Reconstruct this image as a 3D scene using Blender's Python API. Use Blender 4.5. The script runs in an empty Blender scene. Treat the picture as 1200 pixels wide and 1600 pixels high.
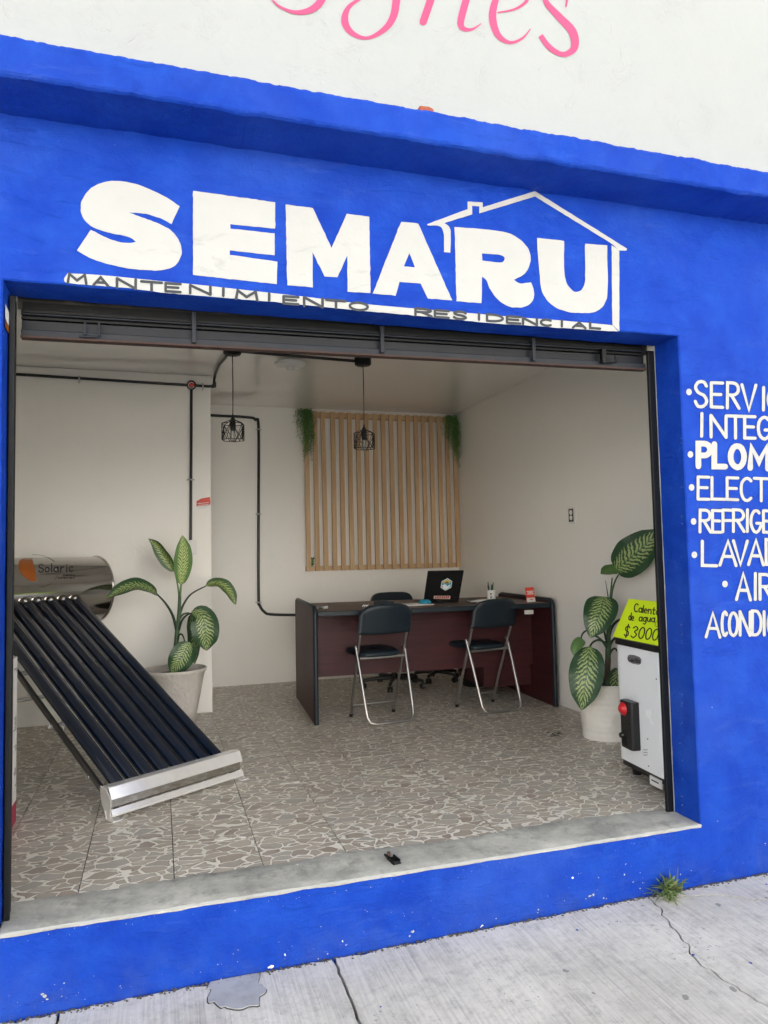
import bpy, bmesh, math, random
from mathutils import Vector, Matrix, noise
from mathutils.geometry import tessellate_polygon
R = math.radians
PI = math.pi
random.seed(7)
scene = bpy.context.scene
col = scene.collection

# ------------------------------------------------------------------ camera
FPX, YAW, PIT, ROL = 1133.93, .3011, .0596, -.0207       # focal length in photo pixels, angles
CAM = Vector((.4675, -2.5122, 1.12))
fw = Vector((math.sin(YAW)*math.cos(PIT), math.cos(YAW)*math.cos(PIT), math.sin(PIT)))
r0 = Vector((math.cos(YAW), -math.sin(YAW), 0)); u0 = r0.cross(fw)
rt = r0*math.cos(ROL) + u0*math.sin(ROL)
up = -r0*math.sin(ROL) + u0*math.cos(ROL)
cd = bpy.data.cameras.new('camera'); cam = bpy.data.objects.new('camera', cd); col.objects.link(cam)
m = Matrix.Identity(4)
for i in range(3):
    m[i][0] = rt[i]; m[i][1] = up[i]; m[i][2] = -fw[i]; m[i][3] = CAM[i]
cam.matrix_world = m
cd.sensor_fit = 'HORIZONTAL'; cd.sensor_width = 36; cd.lens = FPX/1200*36
cd.clip_start = .05; cd.clip_end = 600
scene.camera = cam

# ------------------------------------------------------------------ light
SUN_EL, SUN_AZ = 40, 12          # the sun stands behind the building: the front is in open shade, the houses opposite are sunlit
w = bpy.data.worlds.new('World'); scene.world = w; w.use_nodes = True
nt = w.node_tree; nt.nodes.clear()
sky = nt.nodes.new('ShaderNodeTexSky'); sky.sky_type = 'NISHITA'; sky.sun_disc = False
sky.sun_elevation = R(SUN_EL); sky.sun_rotation = R(SUN_AZ)
sky.air_density = 1.0; sky.dust_density = 4.0; sky.ozone_density = 1.0
hs = nt.nodes.new('ShaderNodeHueSaturation'); hs.inputs['Saturation'].default_value = .26   # thin bright cloud
bg = nt.nodes.new('ShaderNodeBackground'); bg.inputs[1].default_value = .15
wo = nt.nodes.new('ShaderNodeOutputWorld')
nt.links.new(sky.outputs[0], hs.inputs['Color']); nt.links.new(hs.outputs[0], bg.inputs[0]); nt.links.new(bg.outputs[0], wo.inputs[0])
sd = bpy.data.lights.new('sun', 'SUN'); sd.energy = 5; sd.angle = R(.6); sd.color = (1, .95, .88)
so = bpy.data.objects.new('sun', sd); col.objects.link(so)
sdir = Vector((math.sin(R(SUN_AZ))*math.cos(R(SUN_EL)), math.cos(R(SUN_AZ))*math.cos(R(SUN_EL)), math.sin(R(SUN_EL))))
so.rotation_euler = sdir.to_track_quat('Z', 'Y').to_euler(); so.location = (0, 0, 20)
scene.view_settings.view_transform = 'Standard'; scene.view_settings.look = 'None'
scene.view_settings.exposure = 2.15; scene.view_settings.gamma = 1
scene.cycles.max_bounces = 10; scene.cycles.diffuse_bounces = 7

# ------------------------------------------------------------------ pixel -> place
def ray(px, py): return fw + rt*((px-600)/FPX) - up*((py-800)/FPX)
def at(px, py, ax, val):                       # where the sight line of a photo pixel meets the plane  axis = val
    d = ray(px, py); return CAM + d*((val-CAM[ax])/d[ax])
def on_plane(P0, n, off=0.0):
    P0 = Vector(P0); n = Vector(n).normalized()
    def f(px, py, e=0.0):
        d = ray(px, py); Q = P0 + n*(off+e); return CAM + d*((Q-CAM).dot(n)/d.dot(n))
    return f
def on_cyl(A, ax, rad):
    A = Vector(A); ax = Vector(ax).normalized()
    def f(px, py, e=0.0):
        d = ray(px, py); r_ = rad+e
        o = CAM-A; o = o-ax*o.dot(ax); q = d-ax*d.dot(ax)
        a = q.dot(q); b = 2*o.dot(q); c = o.dot(o)-r_*r_
        dd = max(b*b-4*a*c, 0); t = (-b-math.sqrt(dd))/(2*a); return CAM+d*t
    return f

# ------------------------------------------------------------------ materials
MATS = {}
class NT:
    def __init__(s, name):
        s.m = bpy.data.materials.new(name); s.m.use_nodes = True; s.t = s.m.node_tree
        s.b = s.t.nodes['Principled BSDF']; s.geo = None; s.vec = None
    def n(s, typ, **kw):
        x = s.t.nodes.new('ShaderNode'+typ)
        for k, v in kw.items(): setattr(x, k, v)
        return x
    def l(s, a, b): s.t.links.new(a, b)
    def pos(s):
        if s.vec is None: s.vec = s.n('NewGeometry').outputs['Position']
        return s.vec
    def scaled(s, sc, vec=None):
        mp = s.n('Mapping'); mp.inputs['Scale'].default_value = sc; s.l(vec or s.pos(), mp.inputs[0]); return mp.outputs[0]
    def noise(s, scale, detail=4, rough=.55, vec=None, dist=0):
        x = s.n('TexNoise'); x.inputs['Scale'].default_value = scale; x.inputs['Detail'].default_value = detail
        x.inputs['Roughness'].default_value = rough; x.inputs['Distortion'].default_value = dist
        s.l(vec or s.pos(), x.inputs['Vector']); return x.outputs['Fac']
    def vor(s, scale, feat='F1', vec=None, out='Distance', rnd=1):
        x = s.n('TexVoronoi', feature=feat); x.inputs['Scale'].default_value = scale
        x.inputs['Randomness'].default_value = rnd
        s.l(vec or s.pos(), x.inputs['Vector']); return x.outputs[out]
    def ramp(s, fac, a, b, ca=(0,0,0,1), cb=(1,1,1,1)):
        x = s.n('ValToRGB'); e = x.color_ramp.elements
        e[0].position = a; e[1].position = b; e[0].color = c4(ca); e[1].color = c4(cb)
        s.l(fac, x.inputs[0]); return x.outputs[0]
    def mix(s, fac, a, b, mode='MIX'):
        x = s.n('Mix', data_type='RGBA', blend_type=mode)
        for i, v in ((0, fac), (6, a), (7, b)):
            if isinstance(v, (int, float)): x.inputs[i].default_value = v
            elif isinstance(v, tuple): x.inputs[i].default_value = c4(v)
            else: s.l(v, x.inputs[i])
        return x.outputs[2]
    def math(s, op, a, b=0.0, c=None):
        x = s.n('Math', operation=op)
        for i, v in ((0, a), (1, b), (2, c)):
            if v is None: continue
            if isinstance(v, (int, float)): x.inputs[i].default_value = v
            else: s.l(v, x.inputs[i])
        return x.outputs[0]
    def bump(s, h, strength=.3, dist=.01, prev=None):
        x = s.n('Bump'); x.inputs['Strength'].default_value = strength; x.inputs['Distance'].default_value = dist
        s.l(h, x.inputs['Height'])
        if prev: s.l(prev, x.inputs['Normal'])
        return x.outputs[0]
    def set(s, color=None, rough=None, metal=None, normal=None, spec=None, coat=None):
        def p(i, v):
            if v is None: return
            if isinstance(v, (int, float)): s.b.inputs[i].default_value = v
            elif isinstance(v, tuple): s.b.inputs[i].default_value = c4(v)
            else: s.l(v, s.b.inputs[i])
        p('Base Color', color); p('Roughness', rough); p('Metallic', metal); p('Specular IOR Level', spec); p('Coat Weight', coat)
        if normal: s.l(normal, s.b.inputs['Normal'])
        return s.m
def c4(c): return (c[0], c[1], c[2], 1)
def simple(name, c, rough=.5, metal=0, var=.12, scale=30, bump=.08, bd=.002, dirt=None, spec=.5, coat=0):
    t = NT(name); n1 = t.noise(scale, 5)
    cc = t.mix(n1, tuple(x*(1-var) for x in c), tuple(min(x*(1+var), 1) for x in c))
    if dirt:
        cc = t.mix(t.ramp(t.noise(scale*.25, 6, .65), .5, .75), cc, dirt)
    rg = t.math('ADD', t.math('MULTIPLY', t.noise(scale*.6, 3), .16), rough-.08)
    MATS[name] = t.set(cc, rg, metal, t.bump(t.noise(scale*3, 3), bump, bd), spec, coat); return MATS[name]
M = MATS
def blue_paint():
    t = NT('blue_paint'); p = t.pos()
    big = t.noise(1.6, 5, .6); mid = t.noise(7, 6, .62)
    c = t.mix(t.ramp(big, .3, .7), (.003, .032, .30), (.005, .046, .38))
    c = t.mix(t.ramp(mid, .42, .75), c, (.009, .062, .41))
    c = t.mix(t.math('MULTIPLY', t.ramp(t.noise(.9, 4, .6, dist=.5), .50, .72), .30), c, (.050, .12, .45))
    # rubbed, chalky streaks
    st = t.noise(1, 8, .75, vec=t.scaled((3, 3, 14)), dist=.6)
    c = t.mix(t.math('MULTIPLY', t.ramp(st, .57, .82), .35), c, (.08, .15, .44))
    sp = t.n('SeparateXYZ'); t.l(p, sp.inputs[0])
    low = t.n('MapRange'); t.l(sp.outputs[2], low.inputs[0])
    low.inputs[1].default_value = -.08; low.inputs[2].default_value = -.24; low.inputs[3].default_value = 0; low.inputs[4].default_value = 1
    # grime and bare spots near the pavement
    gr = t.math('MULTIPLY', t.ramp(t.noise(9, 7, .7), .45, .75), low.outputs[0])
    c = t.mix(t.math('MULTIPLY', gr, .55), c, (.05, .085, .26))
    wv = t.n('VectorMath', operation='MULTIPLY_ADD'); nn_ = t.n('TexNoise'); nn_.inputs['Scale'].default_value = 45; nn_.inputs['Detail'].default_value = 5; t.l(p, nn_.inputs['Vector'])
    t.l(nn_.outputs['Color'], wv.inputs[0]); wv.inputs[1].default_value = (.045, .045, .045); t.l(p, wv.inputs[2])
    chip = t.math('LESS_THAN', t.vor(30, vec=wv.outputs[0]), t.math('MULTIPLY', t.math('MULTIPLY', t.ramp(t.noise(5, 3), .50, .68), .27), t.math('ADD', low.outputs[0], .10)))
    c = t.mix(chip, c, (.72, .74, .76))
    h = t.math('ADD', t.math('MULTIPLY', t.noise(12, 5, .6), .8), t.math('MULTIPLY', t.noise(90, 3), .12))
    lum = t.ramp(t.noise(1, 6, .7, vec=t.scaled((7, 7, 22)), dist=1.2), .55, .7)
    h = t.math('ADD', h, t.math('MULTIPLY', lum, .14))
    nm = t.bump(h, .75, .016)
    M['blue'] = t.set(c, .6, 0, nm, .12)
def wall_white(name, a, b, rough, bstr, scale=1.0, stain=None, spec=.3):
    t = NT(name); c = t.mix(t.noise(1.3*scale, 5, .6), a, b)
    if stain: c = t.mix(t.math('MULTIPLY', t.ramp(t.noise(2.6*scale, 7, .7), .55, .8), .35), c, stain)
    h = t.math('ADD', t.noise(3.2*scale, 4, .55), t.math('MULTIPLY', t.noise(38*scale, 4), .12))
    lump = t.ramp(t.noise(5*scale, 6, .7, dist=1), .56, .66)
    h = t.math('ADD', h, t.math('MULTIPLY', lump, .12))
    M[name] = t.set(c, rough, 0, t.bump(h, bstr, .02), spec)
def letter_white():
    t = NT('letter_paint')
    c = t.mix(t.noise(8, 5), (.40, .405, .385), (.45, .455, .435))
    d = t.ramp(t.noise(1, 8, .75, vec=t.scaled((5, 5, 16)), dist=.7), .56, .72)
    sp = t.n('SeparateXYZ'); t.l(t.pos(), sp.inputs[0])
    z = t.n('MapRange'); t.l(sp.outputs[2], z.inputs[0]); z.inputs[1].default_value = 2.36; z.inputs[2].default_value = 2.14
    c = t.mix(t.math('MULTIPLY', t.math('MULTIPLY', d, z.outputs[0]), .5), c, (.20, .20, .195))
    h = t.math('ADD', t.math('MULTIPLY', t.noise(12, 5, .6), .8), t.math('MULTIPLY', t.noise(90, 3), .12))
    M['letter'] = t.set(c, .55, 0, t.bump(h, .4, .012), .3)
def tile():
    t = NT('stone_print_tile')
    oi = t.n('ObjectInfo'); tc = t.n('TexCoord')
    cmb = t.n('CombineXYZ'); t.l(t.math('MULTIPLY', oi.outputs['Random'], 37), cmb.inputs[0]); t.l(t.math('MULTIPLY', oi.outputs['Random'], 91), cmb.inputs[1])
    ad = t.n('VectorMath', operation='ADD'); t.l(tc.outputs['Object'], ad.inputs[0]); t.l(cmb.outputs[0], ad.inputs[1])
    nz = t.n('TexNoise'); nz.inputs['Scale'].default_value = 15; nz.inputs['Detail'].default_value = 1; t.l(ad.outputs[0], nz.inputs['Vector'])
    sb = t.n('VectorMath', operation='MULTIPLY_ADD'); t.l(nz.outputs['Color'], sb.inputs[0]); sb.inputs[1].default_value = (.060, .040, 0); t.l(ad.outputs[0], sb.inputs[2])
    v = t.scaled((13.5, 21, 1), sb.outputs[0])
    ed = t.vor(1, 'DISTANCE_TO_EDGE', v); cc = t.vor(1, 'F1', v, 'Color')
    sc = t.n('SeparateColor'); t.l(cc, sc.inputs[0])
    stone = t.mix(sc.outputs[0], (.40, .345, .275), (.58, .515, .43))
    stone = t.mix(t.math('MULTIPLY', t.ramp(sc.outputs[2], .55, .95), .6), stone, (.41, .41, .38))
    stone = t.mix(t.math('MULTIPLY', t.ramp(sc.outputs[1], .78, .98), .5), stone, (.24, .15, .125))
    stone = t.mix(t.math('MULTIPLY', t.noise(60, 5, .7, vec=ad.outputs[0]), .5), stone, (.24, .21, .17), 'MIX')
    wd = t.math('MULTIPLY', t.noise(26, 1, vec=ad.outputs[0]), .20)
    k = t.math('SUBTRACT', ed, t.math('SUBTRACT', wd, .052))
    vein = t.ramp(k, .0, .02, (1, 1, 1), (0, 0, 0))
    cr = t.mix(t.noise(40, 3, vec=ad.outputs[0]), (.70, .66, .575), (.85, .82, .74))
    rim = t.ramp(k, .01, .07, (.55, .53, .50), (1, 1, 1))
    stone = t.mix(1.0, stone, rim, 'MULTIPLY')
    c = t.mix(vein, stone, cr)
    wn = t.noise(1.7, 5, .65)          # worn, dusty areas run over the joints
    c = t.mix(t.math('MULTIPLY', t.ramp(wn, .45, .75), .30), c, (.36, .33, .29))
    c = t.mix(t.math('MULTIPLY', t.ramp(t.noise(13, 7, .75), .60, .78), .35), c, (.15, .13, .11))
    M['tile'] = t.set(c, t.math('ADD', .2, t.math('MULTIPLY', t.noise(6, 4), .28)), 0, t.bump(t.math('SUBTRACT', t.noise(90, 2), vein), .12, .002), .45)
def cement(name, a, b, broom=False, specks=False, dark=(.13, .13, .125)):
    t = NT(name); c = t.mix(t.ramp(t.noise(3, 7, .7), .38, .64), a, b)
    c = t.mix(t.math('MULTIPLY', t.ramp(t.noise(11, 8, .76), .50, .70), .6), c, dark)
    h = t.math('MULTIPLY', t.noise(60, 5, .7), .35)
    if broom:
        br = t.noise(1, 5, .62, vec=t.scaled((130, 3.0, 1)))
        c = t.mix(t.math('MULTIPLY', t.ramp(br, .42, .58), .42), c, tuple(x*1.2 for x in b))
        br2 = t.ramp(t.noise(1, 3, .5, vec=t.scaled((160, 3.5, 1))), .36, .46, (1, 1, 1), (0, 0, 0))
        c = t.mix(t.math('MULTIPLY', t.math('MULTIPLY', br2, t.ramp(t.noise(5, 4), .4, .65)), .40), c, dark)
        c = t.mix(t.math('MULTIPLY', t.ramp(t.noise(34, 6, .75), .5, .7), .35), c, dark)
        c = t.mix(t.math('MULTIPLY', t.ramp(t.noise(2.3, 6, .7), .45, .7), .30), c, (.34, .325, .285))
        h = t.math('ADD', h, t.math('MULTIPLY', br, .9))
        wv = t.n('VectorMath', operation='MULTIPLY_ADD'); nn_ = t.n('TexNoise'); nn_.inputs['Scale'].default_value = 30; nn_.inputs['Detail'].default_value = 4; t.l(t.pos(), nn_.inputs['Vector'])
        t.l(nn_.outputs['Color'], wv.inputs[0]); wv.inputs[1].default_value = (.05, .05, .05); t.l(t.pos(), wv.inputs[2]); jv = wv.outputs[0]
        sp = t.math('LESS_THAN', t.vor(11, vec=jv), t.math('MULTIPLY', t.ramp(t.noise(2.2, 2), .5, .72), .16))
        c = t.mix(t.math('MULTIPLY', sp, .55), c, (.085, .085, .085))
        sp = t.math('LESS_THAN', t.vor(40, vec=jv), t.math('MULTIPLY', t.ramp(t.noise(6, 2), .5, .72), .2))
        c = t.mix(t.math('MULTIPLY', sp, .5), c, (.10, .10, .10))
    if specks:
        sp = t.math('LESS_THAN', t.vor(15, vec=t.scaled((1.1, .9, 1))), t.math('MULTIPLY', t.ramp(t.noise(3.5, 2), .5, .65), .08))
        c = t.mix(sp, c, specks)
    M[name] = t.set(c, .85, 0, t.bump(h, .5, .004), .25)
def wood():
    t = NT('pine_wood'); oi = t.n('ObjectInfo')
    v = t.scaled((28, 28, 1.6))
    ad = t.n('VectorMath', operation='ADD'); t.l(v, ad.inputs[0]); cm = t.n('CombineXYZ'); t.l(t.math('MULTIPLY', oi.outputs['Random'], 50), cm.inputs[2]); t.l(cm.outputs[0], ad.inputs[1])
    g = t.noise(1, 5, .6, vec=ad.outputs[0], dist=1.5)
    c = t.mix(t.ramp(g, .35, .65), (.58, .41, .24), (.45, .27, .13))
    c = t.mix(t.math('MULTIPLY', oi.outputs['Random'], .45), c, (.58, .42, .25))
    M['pine'] = t.set(c, .5, 0, t.bump(g, .15, .002), .4)
def laminate(name, a, b):
    t = NT(name); g = t.noise(1, 6, .6, vec=t.scaled((2.5, 2.5, 26)), dist=1.0)
    M[name] = t.set(t.mix(t.ramp(g, .35, .65), a, b), .48, 0, t.bump(g, .04, .001), .3)
def leaf_mat(name, dark, cream, amt, sc=13):
    t = NT(name); uv = t.n('UVMap'); s = t.n('SeparateXYZ'); t.l(uv.outputs[0], s.inputs[0])
    u = t.math('ABSOLUTE', t.math('SUBTRACT', t.math('MULTIPLY', s.outputs[0], 2), 1)); v = s.outputs[1]
    nz = t.noise(6, 5, .7, vec=uv.outputs[0])
    ph = t.math('SUBTRACT', v, t.math('MULTIPLY', u, .26)); ph = t.math('ADD', ph, t.math('MULTIPLY', nz, .17))
    st = t.math('SINE', t.math('MULTIPLY', ph, sc*2*PI))
    st = t.math('MULTIPLY', t.math('ADD', st, 1), .5)
    fine = t.noise(1, 3, .6, vec=t.scaled((10, 60, 1), uv.outputs[0]))
    fall = t.math('SUBTRACT', 1.0, t.math('POWER', u, 1.8))
    k = t.math('MULTIPLY', t.math('ADD', t.math('MULTIPLY', st, .62), t.math('MULTIPLY', fine, .75)), fall)
    k = t.math('MULTIPLY', t.ramp(k, .53, .64), amt)
    c = t.mix(t.noise(9, 4, vec=uv.outputs[0]), tuple(x*.8 for x in dark), tuple(x*1.3 for x in dark))
    c = t.mix(k, c, cream)
    rib = t.ramp(u, .02, .06, (1, 1, 1), (0, 0, 0))
    c = t.mix(t.math('MULTIPLY', rib, .6), c, tuple(x*1.6+.01 for x in dark))
    m_ = t.set(c, .36, 0, t.bump(t.math('ADD', st, rib), .25, .003), .5)
    t.b.inputs['Subsurface Weight'].default_value = 0
    M[name] = m_
def steel(name, c, rough, streak=(60, 60, 60), bs=.02):
    t = NT(name); n_ = t.noise(1, 4, vec=t.scaled(streak))
    M[name] = t.set(t.mix(n_, tuple(x*.85 for x in c), c), t.math('ADD', rough, t.math('MULTIPLY', n_, rough*.5)), 1, t.bump(t.noise(3.5, 3), bs, .02), .5)
def glass_tube():
    t = NT('vacuum_tube'); n_ = t.noise(3, 3)
    M['tube'] = t.set(t.mix(n_, (.002, .006, .018), (.004, .011, .030)), .07, 0, None, .75)
    t.b.inputs['Coat Weight'].default_value = .6; t.b.inputs['Coat Roughness'].default_value = .03
blue_paint(); letter_white(); tile(); wood(); glass_tube()
wall_white('plaster', (.345, .36, .35), (.38, .395, .385), .8, .8, 1, (.30, .32, .31))
wall_white('room_wall', (.80, .785, .745), (.85, .835, .80), .42, .25, .8, (.72, .705, .66))
wall_white('ceiling_paint', (.82, .80, .765), (.86, .84, .81), .07, .035, .9, (.74, .72, .68), .9)
cement('sill_cement', (.30, .30, .275), (.56, .55, .49), specks=(.8, .8, .78), dark=(.12, .12, .11))
cement('pavement', (.50, .48, .43), (.63, .605, .545), broom=True, specks=(.03, .06, .33), dark=(.20, .20, .19))
cement('patch_cement', (.34, .345, .35), (.42, .425, .43), dark=(.24, .24, .24))
cement('asphalt', (.12, .12, .115), (.16, .16, .155))
cement('raw_joint', (.06, .055, .05), (.10, .095, .085))
laminate('maroon', (.035, .007, .010), (.060, .013, .015)); laminate('brown_top', (.10, .065, .055), (.15, .10, .085))
leaf_mat('leaf_dark', (.018, .060, .022), (.36, .46, .17), .85)
leaf_mat('leaf_mid', (.030, .085, .022), (.42, .50, .16), .8)
leaf_mat('leaf_light', (.075, .17, .035), (.50, .58, .20), .9, 15)
leaf_mat('leaf_plain', (.07, .15, .045), (.2, .3, .1), .3)
steel('stainless', (.62, .60, .57), .09, (3, 3, 120)); steel('aluminium', (.88, .87, .85), .11, (50, 50, 5)); M['aluminium'].node_tree.nodes['Principled BSDF'].inputs['Metallic'].default_value = .55
steel('chrome', (.45, .44, .42), .28, (40, 40, 12))
steel('dull_steel', (.20, .195, .19), .3)
steel('galvanised', (.55, .56, .57), .35)
simple('black_metal', (.005, .006, .007), .5, 0, .3, 40, .1, spec=.25)
simple('slate_metal', (.013, .017, .024), .5, 0, .25, 14, .1, .003, (.03, .026, .022), .3)
simple('dark_slat', (.006, .008, .012), .45, 0, .3, 14, .15, .003, spec=.3)
simple('rusty_edge', (.05, .024, .018), .8, 0, .35, 60, .3)
simple('beige_metal', (.035, .032, .028), .6, 0, .2, 20, .1, .002, (.10, .09, .08))
simple('black_plastic', (.010, .010, .011), .3, 0, .2, 60, .05)
simple('black_vinyl', (.008, .015, .022), .45, 0, .25, 90, .15, spec=.35)
simple('edge_band', (.008, .015, .021), .45, 0, .2, 60, .1, spec=.3)
simple('black_pipe', (.010, .011, .012), .33, 0, .3, 20, .08)
simple('white_plastic', (.74, .74, .73), .35, 0, .05, 20, .03)
simple('heater_white', (.84, .87, .90), .25, 0, .03, 10, .02)
simple('grey_badge', (.22, .22, .23), .35, .3, .1, 60)
simple('red_plastic', (.55, .012, .02), .3, 0, .1, 60, .03)
simple('neon', (.72, .95, .01), .6, 0, .03, 20, .03)
simple('ink', (.012, .012, .014), .6, 0, .1, 50, 0)
simple('ink_green', (.02, .25, .05), .6, 0, .1, 50, 0)
simple('ink_brown', (.35, .22, .02), .6, 0, .1, 50, 0)
simple('tag_ink', (.022, .027, .034), .6, 0, .35, 30, .05)
simple('outline_blue', (.010, .028, .14), .6, 0, .2, 30, .05)
simple('pink', (.47, .055, .15), .6, 0, .12, 12, .1)
simple('orange', (.33, .09, .012), .4, 0, .1, 30)
simple('red_sticker', (.66, .05, .025), .45, 0, .1, 60)
simple('beige_sticker', (.55, .40, .32), .5, 0, .1, 60)
simple('cyan', (.02, .30, .46), .5, 0, .1, 40)
simple('sun_yellow', (.75, .50, .06), .5, 0, .1, 40)
simple('paper', (.74, .74, .73), .7, 0, .06, 30, .05)
simple('carton', (.70, .68, .66), .7, 0, .06, 20, .1)
simple('carton_red', (.36, .03, .07), .6, 0, .1, 20, .1)
simple('pot_grey', (.56, .53, .49), .75, 0, .16, 14, .9, .012, (.42, .39, .36))
simple('pot_white', (.76, .74, .70), .7, 0, .08, 18, .3, .004, (.62, .60, .56))
simple('soil', (.018, .013, .010), .95, 0, .4, 60, .8, .02)
simple('stem_green', (.035, .085, .03), .45, 0, .3, 30, .1)
simple('stem_dark', (.014, .035, .018), .45, 0, .3, 30, .1)
simple('stem_light', (.12, .20, .07), .45, 0, .2, 30, .1)
simple('trunk_brown', (.10, .07, .05), .8, 0, .4, 60, .5, .005)
simple('fern', (.085, .21, .05), .5, 0, .85, 60, 0)
simple('weed_leaf', (.13, .19, .06), .6, 0, .6, 60, 0, .002, (.20, .15, .07))
simple('brick', (.28, .075, .04), .9, 0, .3, 30, .5, .006)
simple('house_cream', (.76, .72, .64), .8, 0, .08, 3, .2)
simple('house_white', (.80, .79, .77), .8, 0, .05, 3, .2)
simple('house_window', (.05, .06, .07), .15)
simple('clear_plastic', (.55, .56, .57), .2, 0, .2, 40, .5)
simple('stain', (.05, .045, .04), .7, 0, .4, 90, .2)
t_ = NT('bulb_glass'); t_.b.inputs['Transmission Weight'].default_value = .9; M['bulb'] = t_.set((.9, .9, .88), .05)

# ------------------------------------------------------------------ mesh helpers
WLOC = {}
class MB:
    def __init__(s, X=None): s.v = []; s.f = []; s.uv = None; s.X = X; s.sm = []
    def P(s, p): p = Vector(p); return s.X @ p if s.X is not None else p
    def add(s, vs, fs, sm=False):
        b = len(s.v); s.v += [s.P(p) for p in vs]; s.f += [tuple(b+i for i in f) for f in fs]; s.sm += [sm]*len(fs); return s
    def box(s, a, b, R_=None, c=None):
        x0, y0, z0 = a; x1, y1, z1 = b
        vs = [Vector((x, y, z)) for z in (z0, z1) for y in (y0, y1) for x in (x0, x1)]
        if R_ is not None:
            c = Vector(c); vs = [c+R_ @ (q-c) for q in vs]
        return s.add(vs, [(0,2,3,1),(4,5,7,6),(0,1,5,4),(2,6,7,3),(0,4,6,2),(1,3,7,5)])
    def tube(s, pts, r, n=10, cap=True, sx=1.0):
        pts = [Vector(p) for p in pts]; rs = r if isinstance(r, (list, tuple)) else [r]*len(pts)
        rings = []; nprev = None
        for i, p in enumerate(pts):
            a = pts[max(i-1, 0)]; b = pts[min(i+1, len(pts)-1)]; T = (b-a)
            if T.length < 1e-9: T = Vector((0,0,1))
            T.normalize()
            if nprev is None: N = T.orthogonal().normalized()
            else: N = (nprev-T*nprev.dot(T)); N = N.normalized() if N.length > 1e-6 else T.orthogonal().normalized()
            nprev = N; B = T.cross(N)
            rings.append([p+(N*math.cos(2*PI*k/n)*sx+B*math.sin(2*PI*k/n))*rs[i] for k in range(n)])
        vs = [q for g in rings for q in g]; fs = []
        for i in range(len(pts)-1):
            for k in range(n):
                fs.append((i*n+k, i*n+(k+1) % n, (i+1)*n+(k+1) % n, (i+1)*n+k))
        s.add(vs, fs, True)
        if cap:
            s.add(rings[0], [tuple(range(n-1, -1, -1))]); s.add(rings[-1], [tuple(range(n))])
        return s
    def lathe(s, prof, c=(0,0,0), n=32, ax=None, cap=False):      # prof: (radius, height)
        c = Vector(c); A = Vector(ax or (0,0,1)).normalized(); N = A.orthogonal().normalized(); B = A.cross(N)
        vs = []; fs = []
        for r_, h in prof:
            for k in range(n): vs.append(c+A*h+(N*math.cos(2*PI*k/n)+B*math.sin(2*PI*k/n))*r_)
        for i in range(len(prof)-1):
            for k in range(n): fs.append((i*n+k, i*n+(k+1) % n, (i+1)*n+(k+1) % n, (i+1)*n+k))
        s.add(vs, fs, True)
        if cap:
            s.add(vs[:n], [tuple(range(n-1, -1, -1))]); s.add(vs[-n:], [tuple(range(n))])
        return s
    def poly(s, pts3, holes=()):
        loops = [[Vector(p) for p in pts3]]+[[Vector(p) for p in h] for h in holes]
        tri = tessellate_polygon(loops); vs = [p for l in loops for p in l]
        return s.add(vs, [tuple(t) for t in tri])
    def prism(s, pts3, d):                                        # solid from a flat outline
        d = Vector(d); n = len(pts3); a = [Vector(p) for p in pts3]
        tri = [tuple(t) for t in tessellate_polygon([a])]
        s.add(a+[p+d for p in a], [t for t in tri]+[tuple(i+n for i in reversed(t)) for t in tri]+[(i, (i+1) % n, (i+1) % n+n, i+n) for i in range(n)])
        return s
    def build(s, name, mat, parent=None, bevel=0, fixn=True, seg=2):
        me = bpy.data.meshes.new(name); o = bpy.data.objects.new(name, me)
        off = Vector((0,0,0))
        if parent is not None:
            off = WLOC[parent.name]; o.parent = parent
        WLOC[o.name] = off
        me.from_pydata([tuple(p-off) for p in s.v], [], s.f)
        for p, k in zip(me.polygons, s.sm): p.use_smooth = k
        if s.uv:
            ul = me.uv_layers.new(name='UVMap')
            for lp in me.loops: ul.data[lp.index].uv = s.uv[lp.vertex_index]
        if fixn:
            bm = bmesh.new(); bm.from_mesh(me); bmesh.ops.recalc_face_normals(bm, faces=bm.faces); bm.to_mesh(me); bm.free()
        me.materials.append(M[mat]); col.objects.link(o)
        if bevel:
            md = o.modifiers.new('bevel', 'BEVEL'); md.width = bevel; md.segments = seg; md.limit_method = 'ANGLE'; md.angle_limit = R(35)
            md.harden_normals = False
        return o
def thing(name, loc, label, cat, group=None):
    o = bpy.data.objects.new(name, None); o.location = loc; o.empty_display_size = .1; col.objects.link(o); WLOC[o.name] = Vector(loc)
    return tag(o, label, cat, group)
def tag(o, label=None, cat=None, group=None, kind=None):
    if label: o['label'] = label
    if cat: o['category'] = cat
    if group: o['group'] = group
    if kind: o['kind'] = kind
    return o
def struct(mb, name, mat, **k): return tag(mb.build(name, mat, **k), kind='structure')
def catmull(pts, k=8):                                            # pts: tuples; smooth curve through all
    n = len(pts); out = []
    for i in range(n-1):
        p = [pts[max(i-1, 0)], pts[i], pts[i+1], pts[min(i+2, n-1)]]
        for j in range(k):
            t = j/k; out.append(tuple(.5*((2*b)+(c-a)*t+(2*a-5*b+4*c-d)*t*t+(3*b-a-3*c+d)*t**3) for a, b, c, d in zip(*p)))
    out.append(tuple(pts[-1])); return out
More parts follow.
